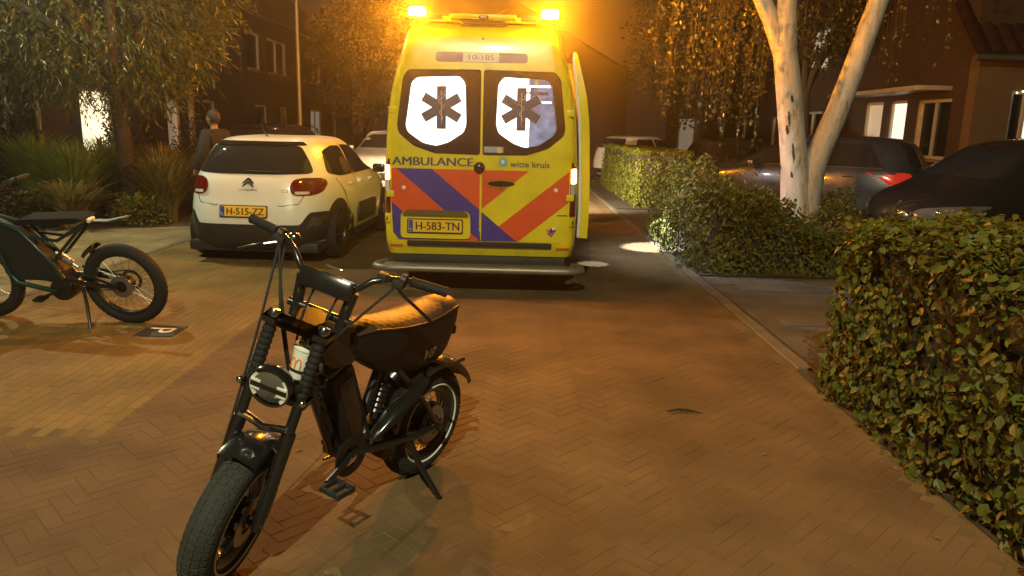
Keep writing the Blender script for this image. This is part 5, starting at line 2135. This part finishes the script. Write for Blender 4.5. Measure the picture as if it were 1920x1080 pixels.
def birch_bark():
    m, nt, b = principled('birch_bark')
    n = nt.nodes
    L = nt.links
    tc = n.new('ShaderNodeTexCoord')
    mp = n.new('ShaderNodeMapping')
    mp.inputs['Scale'].default_value = (5, 5, 1.6)
    L.new(tc.outputs['Object'], mp.inputs['Vector'])
    nz = n.new('ShaderNodeTexNoise')
    nz.inputs['Scale'].default_value = 2.2
    nz.inputs['Detail'].default_value = 8
    nz.inputs['Roughness'].default_value = .65
    L.new(mp.outputs[0], nz.inputs['Vector'])
    r = n.new('ShaderNodeValToRGB')
    e = r.color_ramp.elements
    e[0].position, e[0].color = .30, (.06, .045, .035, 1)
    e[1].position, e[1].color = .42, (.35, .34, .32, 1)
    e2 = r.color_ramp.elements.new(.62)
    e2.color = (.48, .47, .45, 1)
    L.new(nz.outputs['Fac'], r.inputs['Fac'])
    L.new(r.outputs['Color'], b.inputs['Base Color'])
    b.inputs['Roughness'].default_value = .7
    bp = n.new('ShaderNodeBump')
    bp.inputs['Strength'].default_value = .5
    bp.inputs['Distance'].default_value = .02
    L.new(nz.outputs['Fac'], bp.inputs['Height'])
    L.new(bp.outputs['Normal'], b.inputs['Normal'])
    return m


M['birch_bark'] = birch_bark()


def lump(p, amp=.06, f=1.6):
    return amp * noise.noise(Vector(p) * f) + amp * .5 * noise.noise(Vector(p) * f * 2.7)


def hedge(name, label, x0, x1, y0, y1, top, n_leaf, l, w, material, faces=('l', 'f', 't', 'b'), pieces=0, inset=.14, amp=.07, group=None, cat='hedge', corner=.12):
    """clipped hedge: dark twiggy core plus leaves over its faces; top may depend on (x, y)"""
    t = thing(name, label, cat, ((x0 + x1) / 2, (y0 + y1) / 2, 0), group=group)
    O = Vector(((x0 + x1) / 2, (y0 + y1) / 2, 0))
    tf = top if callable(top) else (lambda x, y: top)
    c = MB()
    nx, ny = 8, 14
    vs, fs = [], []
    a0, a1, b0, b1 = x0 + inset, x1 - inset, y0 + inset, y1 - inset
    for i in range(nx + 1):
        for j in range(ny + 1):
            x = a0 + (a1 - a0) * i / nx
            y = b0 + (b1 - b0) * j / ny
            vs.append(Vector((x, y, max(.1, tf(x, y) - inset))) - O)
    for i in range(nx):
        for j in range(ny):
            k = i * (ny + 1) + j
            fs.append((k, k + 1, k + ny + 2, k + ny + 1))
    rim = [i * (ny + 1) for i in range(nx + 1)] + [nx * (ny + 1) + j for j in range(1, ny + 1)] + [i * (ny + 1) + ny for i in range(nx - 1, -1, -1)] + [j for j in range(ny - 1, 0, -1)]
    base = len(vs)
    for k in rim:
        vs.append(Vector((vs[k].x, vs[k].y, 0.0)))
    for k in range(len(rim)):
        k2 = (k + 1) % len(rim)
        fs.append((rim[k], rim[k2], base + k2, base + k))
    c.add(vs, fs)
    c.build('twig_core', M['twig_core'], t, smooth=0)
    hm = tf((x0 + x1) / 2, (y0 + y1) / 2)
    areas = {'l': (y1 - y0) * hm, 'f': (x1 - x0) * hm, 't': (x1 - x0) * (y1 - y0), 'b': (x1 - x0) * hm, 'r': (y1 - y0) * hm}
    tot = sum(areas[f] for f in faces)
    items = []
    for f in faces:
        for _ in range(int(n_leaf * areas[f] / tot)):
            u, v = rnd.random(), rnd.random()
            dep = rnd.random() ** 1.6 * inset
            if f in 'lr':
                y = y0 + (y1 - y0) * u
                xx = x0 if f == 'l' else x1
                z = tf(xx, y) * v
                s = -1 if f == 'l' else 1
                p = Vector((xx - s * dep, y, z))
                nn = Vector((s, 0, 0))
            elif f in 'fb':
                x = x0 + (x1 - x0) * u
                yy = y0 if f == 'f' else y1
                z = tf(x, yy) * v
                s = -1 if f == 'f' else 1
                p = Vector((x, yy - s * dep, z))
                nn = Vector((0, s, 0))
            else:
                x = x0 + (x1 - x0) * u
                y = y0 + (y1 - y0) * v
                p = Vector((x, y, tf(x, y) - dep))
                nn = Vector((0, 0, 1))
            p += nn * lump(p, amp)
            if f in 'lf':
                dc = (p.y - y0) if f == 'l' else (p.x - x0)
                if dc < corner:
                    p -= nn * (corner - math.sqrt(max(0, corner ** 2 - (corner - dc) ** 2)))
            if f in 'lfbr':
                p -= nn * (.14 * (p.z / max(.2, tf(p.x, p.y))) ** 2)
            # round off the long edges a little
            if p.z > tf(x0, p.y) - .12 and f in 'lfbr':
                p -= nn * rnd.random() * .05
            nr = (nn * 1.1 + rv() * .9 + Vector((0, 0, .25))).normalized()
            d = rv()
            d = (d - nr * d.dot(nr))
            d = (d + Vector((0, 0, -.35))).normalized()
            k = rnd.uniform(.5, 1.35)
            items.append((p - O, d, nr, l * k, w * k, dep))
    near = []
    if pieces:
        camp = Vector((0, 0, 1.6)) - O
        def score(it):
            q = it[0] + O
            if q.y < 2.2 or abs(q.x) > q.y * .70 or it[5] > .05:
                return 1e9
            return (it[0] - camp).length / it[3]
        near = sorted(range(len(items)), key=lambda k: score(items[k]))[:pieces]
    ns = set(near)
    vs, fs = [], []
    for k, (p, d, n_, ll, ww, dep) in enumerate(items):
        if k not in ns:
            leaf_geo(vs, fs, p, d, n_, ll, ww)
    m = MB()
    m.v, m.f = vs, fs
    fo = m.build('foliage', material, t, smooth=0, fix=False)
    fo['kind'] = 'stuff'
    if ns:
        lv, lf = [], []
        # one leaf shape with a pointed oval outline
        out = [(0, 0), (.18, .30), (.45, .5), (.72, .34), (1, 0), (.72, -.34), (.45, -.5), (.18, -.30)]
        lv = [(a, b * w / l, abs(b) * .14) for a, b in out] + [(.45, 0, 0)]
        lf = [(k, (k + 1) % 8, 8) for k in range(8)]
        me = bpy.data.meshes.new('leaf')
        me.from_pydata(lv, [], lf)
        me.update()
        me.materials.append(material)
        for k in near:
            p, d, n_, ll, ww, dep = items[k]
            s = d.cross(n_).normalized()
            n2 = s.cross(d)
            o = link('leaf', me, t)
            Mx = Matrix((d, s, n2)).transposed().to_4x4()
            o.matrix_local = Matrix.Translation(p) @ Mx @ Matrix.Scale(ll, 4)
    return t


hedge('beech_hedge', 'large leafy beech hedge filling the lower right corner', 1.95, 4.6, 1.5, 4.5, lambda x, y: 1.13 + .03 * math.sin(y * 2.1) + .03 * math.sin(x * 3), 26000, .052, .037, M['leaf_beech'], ('l', 't', 'b', 'f'), 300, .16)
hedge('shrub_hedge', 'loose green shrub hedge at the foot of the birch tree', 2.1, 4.9, 8.45, 11.3, lambda x, y: (1.06 if x < 2.35 else max(.56, 1.06 - (x - 2.35) * .5)) + .11 * math.sin(x * 5.1 + y * 2) + .09 * math.sin(y * 4.3 + x) + .05 * math.sin(x * 11 - y * 7), 22000, .062, .030, M['leaf_shrub'], ('l', 't', 'f'), 0, .26, .30, corner=.6)
hedge('clipped_hedge', 'neatly clipped yellow green hedge beyond the white light patch', 2.55, 3.75, 15.8, 22.5, 1.2, 22000, .05, .03, M['leaf_privet'], ('l', 't', 'f'), 0, .1, .04)


def limb(mb, pts, rad, seg=12):
    mb.tube(pts, rad, seg)


# --- willow at the left
WT = thing('willow_tree', 'bushy willow tree with narrow silvery leaves at upper left', 'tree', (-6.35, 12.3, 0))
tr_ = MB()
limb(tr_, [(0, 0, -.05), (.03, 0, .8), (-.05, .05, 1.7), (-.1, .05, 2.3)], [.18, .13, .12, .14])
lim = [(-1.9, .3, 4.4), (-.9, -1.0, 4.6), (.9, .4, 4.3), (1.3, -.5, 3.6), (-.2, 1.1, 5.2), (-2.0, -.6, 3.6), (.4, -.9, 4.9)]
for q in lim:
    limb(tr_, bez((-.1, .05, 2.2), (q[0] * .4, q[1] * .4, 3.2), q, 8), [.10 - .009 * k for k in range(9)], 8)
tr_.build('trunk', M['bark'], WT)
vs, fs = [], []
tw = MB()
for k in range(5600):
    v = rv()
    rr_ = (rnd.random() ** .33)
    c = Vector((-.95, .1, 4.15))
    lobes = 1 + .22 * noise.noise(v * 2.3 + Vector((4, 1, 2)))
    p = c + Vector((v.x * 2.65, v.y * 2.2, v.z * 2.45)) * (.55 + .45 * rr_) * lobes
    if p.z < (2.15 if p.x < .35 else 1.75 + .1 * rnd.random()):
        continue
    d = (Vector((v.x, v.y, .1)) * .7 + Vector((0, 0, -.55)) + rv() * .45).normalized()
    L_ = rnd.uniform(.3, .62)
    for j in range(13):
        t = j / 12
        q = p + d * (L_ * t) + Vector((0, 0, -.18 * t * t))
        ld = (d + rv() * .75 + Vector((0, 0, -.2))).normalized()
        leaf_geo(vs, fs, q, ld, rv(), rnd.uniform(.09, .15), rnd.uniform(.017, .027), .1)
m = MB()
m.v, m.f = vs, fs
tag(m.build('crown', M['leaf_willow'], WT, smooth=0, fix=False), kind='stuff')

# --- forked birch at the right
BT_ = thing('birch_tree', 'pale forked tree with smooth grey bark and hanging leaves', 'tree', (3.85, 10.0, 0))
b_ = MB()
limb(b_, [(-.02, 0, -.05), (-.02, 0, .35), (-.09, 0, .75), (-.16, 0, 1.2), (-.26, 0, 1.75), (-.36, 0, 2.3), (-.43, 0, 2.65), (-.47, -.03, 3.1), (-.50, -.05, 3.8), (-.5, -.1, 5.2), (-.3, -.1, 6.6)], [.30, .25, .205, .175, .162, .158, .15, .128, .11, .085, .05], 18)
limb(b_, [(-.38, .01, 2.38), (-.45, .01, 2.6), (-.62, .02, 3.0), (-.84, .05, 3.4), (-1.3, .1, 4.6), (-1.7, .1, 5.8)], [.10, .12, .115, .10, .08, .05], 14)
limb(b_, [(.02, 0, .35), (.04, 0, .85), (.11, .02, 1.25), (.19, .02, 1.5), (.33, .02, 1.9), (.52, .02, 2.6), (.72, .03, 3.35), (1.15, .1, 4.6), (1.6, .2, 6.0)], [.21, .18, .158, .148, .142, .132, .12, .09, .05], 16)
tk_ = b_.build('trunk', M['birch_bark'], BT_, smooth=60)
for (zz, ww, hh, da) in ((1.06, .016, .07, .55), (1.36, .013, .14, .35), (1.66, .02, .06, .7), (1.80, .011, .10, .5), (2.05, .015, .045, .2)):
    # dark bark scars on the side of the left stem that faces the lane
    cx_, rr2 = -.09 - (zz - .75) * .165, .165 + max(0, (1.2 - zz)) * .06
    sc = MB()
    an = -PI / 2 - da
    def bark_surf(u, v, o=0, cx_=cx_, an=an, rr2=rr2):
        return Vector((cx_ - (v - .0) * .165 + (rr2 + o) * math.cos(an + u / rr2), (rr2 + o) * math.sin(an + u / rr2), zz + v))
    sc.panel([(ww * math.cos(t * PI / 7) * (1 + .3 * math.sin(3 * t)), hh * math.sin(t * PI / 7)) for t in range(14)], bark_surf, .007, 2, .02, .2)
    sc.build('bark_scar', M['bark'], tk_)
vs, fs = [], []
tg = MB()


def strand(p0, p1, p2, n=26, spread=.10):
    pts = bez(p0, p1, p2, 10)
    tg.tube(pts, [.008 - .0006 * k for k in range(11)], 4, caps=False)
    for k in range(n):
        t = rnd.uniform(.25, 1)
        i = min(9, int(t * 10))
        q = pts[i].lerp(pts[i + 1], t * 10 - i) + rv() * rnd.random() * spread
        d = (rv() * .8 + Vector((0, 0, -.7))).normalized()
        leaf_geo(vs, fs, q, d, rv(), rnd.uniform(.045, .07), rnd.uniform(.032, .046), .12)


for k in range(46):       # curtain left of the trunk
    x = rnd.uniform(-2.3, -1.2)
    y = rnd.uniform(-1.3, .5)
    zb = 1.55 + max(0, (-1.65 - x)) * .75 + rnd.random() * .9
    strand((-1.3 + rnd.uniform(-.3, .3), 0, 4.6), (x + .1, y, 5.0), (x, y, zb), 34, .13)
for k in range(12):       # small tuft near the fork
    x = rnd.uniform(-1.05, -.45)
    y = rnd.uniform(.2, .9)
    strand((-.6, 0, 3.6), (x, y, 3.4), (x, y, rnd.uniform(1.25, 2.0)), 36, .12)
for k in range(150):      # crown overhead
    v = rv()
    p = Vector((.2 + v.x * 1.9, .3 + v.y * 1.8, 5.8 + v.z * 1.4))
    strand(p + Vector((0, 0, .3)), p + Vector((v.x * .3, v.y * .3, .4)), p + Vector((v.x * .6, v.y * .6, -rnd.uniform(.3, 1.1))), 34, .18)
for k in range(40):       # thin sprays behind the fork
    x = rnd.uniform(-.9, 2.4)
    y = rnd.uniform(.6, 2.0)
    strand((x * .6, .2, 4.9), (x, y, 5.0), (x, y, rnd.uniform(2.3, 3.4)), 34, .16)
m = MB()
m.v, m.f = vs, fs
tag(m.build('crown', M['leaf_birch'], BT_, smooth=0, fix=False), kind='stuff')
tag(tg.build('twigs', M['bark'], BT_, smooth=0, fix=False), kind='stuff')


# --- background trees
def round_tree(name, label, loc, h, cr, n=5200, lsize=.16, material=None, group='trees at the end of the lane'):
    t = thing(name, label, 'tree', loc, group=group)
    b = MB()
    limb(b, [(0, 0, -.05), (.05, 0, h * .25), (0, .05, h * .45)], [.2, .16, .13])
    for k in range(6):
        a = k * 1.05
        limb(b, bez((0, .05, h * .4), (cr * .3 * math.cos(a), cr * .3 * math.sin(a), h * .6), (cr * .7 * math.cos(a), cr * .7 * math.sin(a), h * .72 + .3 * (k % 2)), 5), [.09, .08, .065, .05, .04, .03], 7)
    b.build('trunk', M['bark'], t)
    vs, fs = [], []
    c = Vector((0, 0, h - cr * 1.05))
    for k in range(n):
        v = rv()
        lob = 1 + .28 * noise.noise(v * 2.0 + Vector(loc))
        p = c + Vector((v.x * cr, v.y * cr, v.z * cr * 1.15)) * (.45 + .55 * rnd.random() ** .5) * lob
        leaf_geo(vs, fs, p, (rv() + Vector((0, 0, -.3))).normalized(), (v + rv()).normalized(), lsize * rnd.uniform(.7, 1.3), lsize * .6, .12)
    m = MB()
    m.v, m.f = vs, fs
    tag(m.build('crown', material or M['leaf_dark'], t, smooth=0, fix=False), kind='stuff')
    return t


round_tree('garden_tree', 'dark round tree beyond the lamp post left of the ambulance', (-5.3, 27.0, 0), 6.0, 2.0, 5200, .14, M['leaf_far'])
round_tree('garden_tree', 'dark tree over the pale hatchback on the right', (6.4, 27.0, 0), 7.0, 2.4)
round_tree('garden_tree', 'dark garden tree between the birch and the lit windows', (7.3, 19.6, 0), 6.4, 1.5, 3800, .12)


# --- grasses and border plants in the left garden
def grass_clump(label, loc, h, n, material, spread=.5, lean=.55, wid=.011):
    t = thing('ornamental_grass', label, 'grass clump', loc, group='ornamental grasses in the left border')
    vs, fs = [], []
    for k in range(n):
        a = rnd.uniform(0, 2 * PI)
        r0 = rnd.random() ** .6 * .16
        hh = h * rnd.uniform(.55, 1.1)
        out = rnd.random() * spread + .06
        base = Vector((r0 * math.cos(a), r0 * math.sin(a), 0))
        dirv = Vector((math.cos(a + rnd.gauss(0, .4)), math.sin(a + rnd.gauss(0, .4)), 0))
        sidev = Vector((-dirv.y, dirv.x, 0)) * rnd.uniform(.7, 1.3)
        pts = []
        for j in range(6):
            s = j / 5
            pts.append(base + dirv * (out * s ** 1.8) + Vector((0, 0, hh * (s - lean * .55 * s ** 3))))
        o = len(vs)
        for j, p in enumerate(pts):
            w = wid * (1 - (j / 5) ** 2) + .0012
            vs += [p + sidev * w, p - sidev * w]
        for j in range(5):
            fs.append((o + 2 * j, o + 2 * j + 1, o + 2 * j + 3, o + 2 * j + 2))
    m = MB()
    m.v, m.f = vs, fs
    tag(m.build('blades', material, t, smooth=0, fix=False), kind='stuff')
    cb_ = MB()
    cb_.lathe([(0, 0), (.16, 0), (.13, .10), (0, .14)], 12)
    cb_.build('crown_base', M['twig_core'], t)
    return t


gcl = [('tall green ornamental grass below the lit doorway', -7.7, 12.1, 1.45, 'grass_green', .75), ('green arching grass left of the lit doorway', -8.7, 11.6, 1.3, 'grass_green', .7),
       ('broad green grass right of the lit doorway', -6.8, 11.6, 1.35, 'grass_green', .75), ('straw coloured grass beside the person behind the car', -5.55, 11.9, 1.15, 'grass_brown', .65),
       ('brown drooping grass in the middle of the left border', -6.05, 12.9, 1.3, 'grass_brown', .8), ('brown grass tuft at the pavement edge by the car', -5.35, 13.2, 1.0, 'grass_brown', .6),
       ('low brown grass at the front of the left border', -6.5, 10.95, .75, 'grass_brown', .6), ('dark green grass at the left picture edge', -9.0, 10.6, 1.25, 'grass_green', .7),
       ('low green grass in front of the border at far left', -8.0, 10.6, .8, 'grass_green', .6), ('green grass tuft beside the willow trunk', -6.9, 12.8, 1.4, 'grass_green', .7)]
for lb, x, y, h, mm, sp in gcl:
    grass_clump(lb, (x, y, 0.01), h * 1.3, 640, M[mm], sp * 1.2, .6, .016)


def border_shrub(label, loc, r, h, n, material, l=.07, w=.04):
    t = thing('border_shrub', label, 'shrub', loc, group='low shrubs in the left border')
    vs, fs = [], []
    st_ = MB()
    for k in range(9):
        a = rnd.uniform(0, 2 * PI)
        st_.tube(bez((0, 0, 0), (r * .3 * math.cos(a), r * .3 * math.sin(a), h * .5), (r * .75 * math.cos(a), r * .75 * math.sin(a), h * .8), 4), [.012, .01, .008, .006, .004], 5)
    st_.build('stems', M['bark'], t)
    for k in range(n):
        v = rv()
        v.z = abs(v.z)
        p = Vector((v.x * r, v.y * r, .05 + v.z * h)) * (.6 + .4 * rnd.random()) * (1 + .25 * noise.noise(v * 3 + Vector(loc)))
        leaf_geo(vs, fs, p, (v + rv() * .9).normalized(), rv(), l * rnd.uniform(.7, 1.3), w, .12)
    m = MB()
    m.v, m.f = vs, fs
    tag(m.build('foliage', material, t, smooth=0, fix=False), kind='stuff')


border_shrub('dark leafy shrub at the front corner of the left border', (-5.75, 11.45, 0.01), .42, .42, 900, M['leaf_shrub'])
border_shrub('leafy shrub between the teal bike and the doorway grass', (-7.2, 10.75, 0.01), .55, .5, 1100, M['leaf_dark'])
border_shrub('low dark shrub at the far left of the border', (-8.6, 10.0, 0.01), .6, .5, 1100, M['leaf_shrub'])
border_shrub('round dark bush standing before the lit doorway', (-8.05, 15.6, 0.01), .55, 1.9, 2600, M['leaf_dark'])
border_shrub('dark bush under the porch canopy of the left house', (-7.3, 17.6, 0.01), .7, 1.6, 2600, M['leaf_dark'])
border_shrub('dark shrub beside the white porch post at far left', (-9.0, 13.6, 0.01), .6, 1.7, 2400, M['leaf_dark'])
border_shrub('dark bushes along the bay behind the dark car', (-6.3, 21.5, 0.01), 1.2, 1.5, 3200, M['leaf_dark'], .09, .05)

# ================================================================== person behind the white car
def skin_mesh(joints, bones, sub=2):
    me = bpy.data.meshes.new('figure')
    me.from_pydata([j[0] for j in joints], bones, [])
    ob = bpy.data.objects.new('figure', me)
    COL.objects.link(ob)
    md = ob.modifiers.new('skin', 'SKIN')
    md.use_smooth_shade = True
    for i, j in enumerate(joints):
        r = j[1]
        me.skin_vertices[0].data[i].radius = r if isinstance(r, tuple) else (r, r)
    me.skin_vertices[0].data[0].use_root = True
    s = ob.modifiers.new('sub', 'SUBSURF')
    s.levels = sub
    s.render_levels = sub
    bpy.context.view_layer.update()
    dg = bpy.context.evaluated_depsgraph_get()
    out = bpy.data.meshes.new_from_object(ob.evaluated_get(dg))
    bpy.data.objects.remove(ob)
    bpy.data.meshes.remove(me)
    out.polygons.foreach_set('use_smooth', [True] * len(out.polygons))
    return out


M['skin'] = mat('skin', (.22, .13, .085), .55, var=.06)
M['jacket'] = mat('dark_jacket', (.009, .008, .009), .8, var=.25, bump=.3, bscale=25)
M['trousers'] = mat('dark_trousers', (.02, .02, .026), .85, var=.2, bump=.3, bscale=25)
M['hair_fair'] = mat('hair_fair', (.02, .014, .01), .7, var=.25, scale=30, bump=.5, bscale=60)
M['shoe'] = mat('shoe', (.02, .02, .02), .5)
PS = thing('person', 'person in dark clothes standing behind the left side of the white hatchback', 'person', (-4.22, 10.7, 0), R(65))
# local: +y is where the person faces
J = [((0, 0, .95), (.14, .10)), ((0, 0, 1.12), (.13, .095)), ((0, .01, 1.30), (.15, .10)), ((0, .0, 1.42), (.09, .075)), ((0, .015, 1.50), .052), ((0, .03, 1.555), .058)]
B_ = [(0, 1), (1, 2), (2, 3), (3, 4), (4, 5)]
def chain(j0, pts):
    p = j0
    for co, r in pts:
        J.append((co, r))
        B_.append((p, len(J) - 1))
        p = len(J) - 1
for s in (-1, 1):
    if s > 0:
        chain(2, [((.17, 0, 1.40), .062), ((.25, -.03, 1.14), .045), ((.14, .20, 1.02), .034), ((.10, .26, 1.03), .03)])
    else:
        chain(2, [((-.17, 0, 1.40), .062), ((-.26, .0, 1.13), .045), ((-.27, .12, .92), .034), ((-.26, .17, .84), .03)])
    chain(0, [((s * .095, 0, .86), .085), ((s * .11, .015, .50), .058), ((s * .115, -.01, .10), .042), ((s * .12, .10, .045), .035)])
body = link('body', skin_mesh(J, B_), PS)
body.data.materials.append(M['skin'])
# clothes follow the same skeleton a little wider
JJ = [(c, tuple(x + .04 for x in (r if isinstance(r, tuple) else (r, r)))) for c, r in J]
tor = [0, 1, 2, 3]
idx = {}
def sub_fig(keep):
    mp = {k: i for i, k in enumerate(keep)}
    return [JJ[k] for k in keep], [(mp[a], mp[b]) for a, b in B_ if a in mp and b in mp]
arms = [6, 7, 8, 14, 15, 16]
jk = link('jacket', skin_mesh(*sub_fig([0, 1, 2, 3] + arms)), PS)
jk.data.materials.append(M['jacket'])
legs = [10, 11, 12, 18, 19, 20]
jt = link('trousers', skin_mesh(*sub_fig([0] + legs)), PS)
jt.data.materials.append(M['trousers'])
for s, k in ((-1, 13), (1, 21)):
    m = MB()
    m.sphere((s * .118, .06, .045), (.05, .135, .047), 14, 8)
    m.build('shoe', M['shoe'], PS)
m = MB()
m.sphere((0, .04, 1.625), (.073, .092, .112), 20, 14)
m.sphere((0, .05, 1.56), (.05, .065, .05), 14, 10)
m.sphere((0, .134, 1.615), (.012, .02, .022), 8, 6)
for s in (-1, 1):
    m.sphere((s * .075, .03, 1.615), (.012, .022, .032), 8, 6)
hd_ = m.build('head', M['skin'], PS)
m = MB()
for s in (-1, 1):
    m.sphere((s * .03, .122, 1.635), (.012, .008, .008), 8, 6)
m.sphere((0, .124, 1.578), (.022, .008, .006), 8, 6)
m.build('face_features', mat('features', (.12, .05, .04), .5), hd_)
m = MB()
vs_, fs_ = [], []
m.sphere((0, .018, 1.65), (.086, .104, .108), 20, 14)
m.v = [v if not (v.y > .07 and v.z < 1.67) else Vector((v.x * .85, .05, v.z)) for v in m.v]
m.build('hair', M['hair_fair'], hd_)

# ================================================================== small things on the ground
PT = thing('parking_tile', 'dark paving tile with white parking letter near the teal bike', 'paving tile', (-2.70, 5.55, 0))
a = MB()
a.box((0, 0, -.012), (.298, .298, .04), bev=.005)
a.build('tile', mat('tile_dark', (.03, .032, .045), .7, bump=.3), PT)
vs_, fs_ = text_polys('P', .13, .2)
a = MB()
a.add([(-.1 + y, .065 - x, .0105) for x, y in vs_], fs_)
a.build('letter', M['white_paint'], PT, smooth=0, fix=False)

TW = MB()
TW.tube([(-.10, 0, .008), (-.03, .025, .012), (.04, .015, .010), (.10, -.02, .008)], [.004, .007, .006, .003], 6)
TW.tube([(.0, .022, .010), (.03, .05, .012)], [.004, .002], 5)
tw = TW.build('twig', M['bark'], None)
tw.location = (1.02, 4.1, 0.004)
tag(tw, 'small dark twig lying on the brick road at right of centre', 'twig')

fl, ff = [], []
lm = bpy.data.meshes.new('fallen_leaf')
out = [(0, 0), (.18, .30), (.45, .5), (.72, .34), (1, 0), (.72, -.34), (.45, -.5), (.18, -.30)]
lm.from_pydata([(a * .06, b * .042, .004 + .03 * b * b) for a, b in out] + [(.027, 0, .002)], [], [(k, (k + 1) % 8, 8) for k in range(8)])
lm.update()
lm.materials.append(piece_mat('dry_leaf', [(.16, .10, .04), (.22, .15, .07), (.12, .07, .03)], .6, 0, 40, .4, .1))
spots = [(-.66, 2.44, 'curled pale dry leaf at the bottom edge beside the front tyre')]
for k in range(12):
    yy = rnd.uniform(2.6, 8.0)
    spots.append((rnd.choice((rnd.gauss(1.86, .10), rnd.uniform(-1.9, 1.9))), yy, 'small brown dry leaf lying on the brick road'))
for k, (x, y, lb) in enumerate(spots):
    if k and x > 1.97:
        x = 1.94
    o = link('fallen_leaf', lm, None)
    o.location = (x, y, .004)
    o.rotation_euler = (rnd.gauss(0, .1), rnd.gauss(0, .1), rnd.uniform(0, 6.28))
    s = 1.35 if k == 0 else rnd.uniform(.35, .6)
    o.scale = (s, s, s)
    tag(o, lb, 'leaf', 'dry leaves scattered on the road')

# ================================================================== added volume that stands in for lens bloom round the beacons
def bloom_haze(density):
    mb = MB()
    mb.box((0, 45, 7.0), (236, 226, 16.4))
    m = bpy.data.materials.new('bloom_haze')
    m.use_nodes = True
    nt = m.node_tree
    nt.nodes.remove(nt.nodes['Principled BSDF'])
    v = nt.nodes.new('ShaderNodeVolumePrincipled')
    v.inputs['Color'].default_value = (.9, .9, .9, 1)
    v.inputs['Density'].default_value = density
    v.inputs['Anisotropy'].default_value = .9
    nt.links.new(v.outputs[0], nt.nodes['Material Output'].inputs['Volume'])
    o = mb.build('bloom_haze', m, None, smooth=0)
    tag(o, kind='stuff')
    return o


bloom_haze(0.0058)
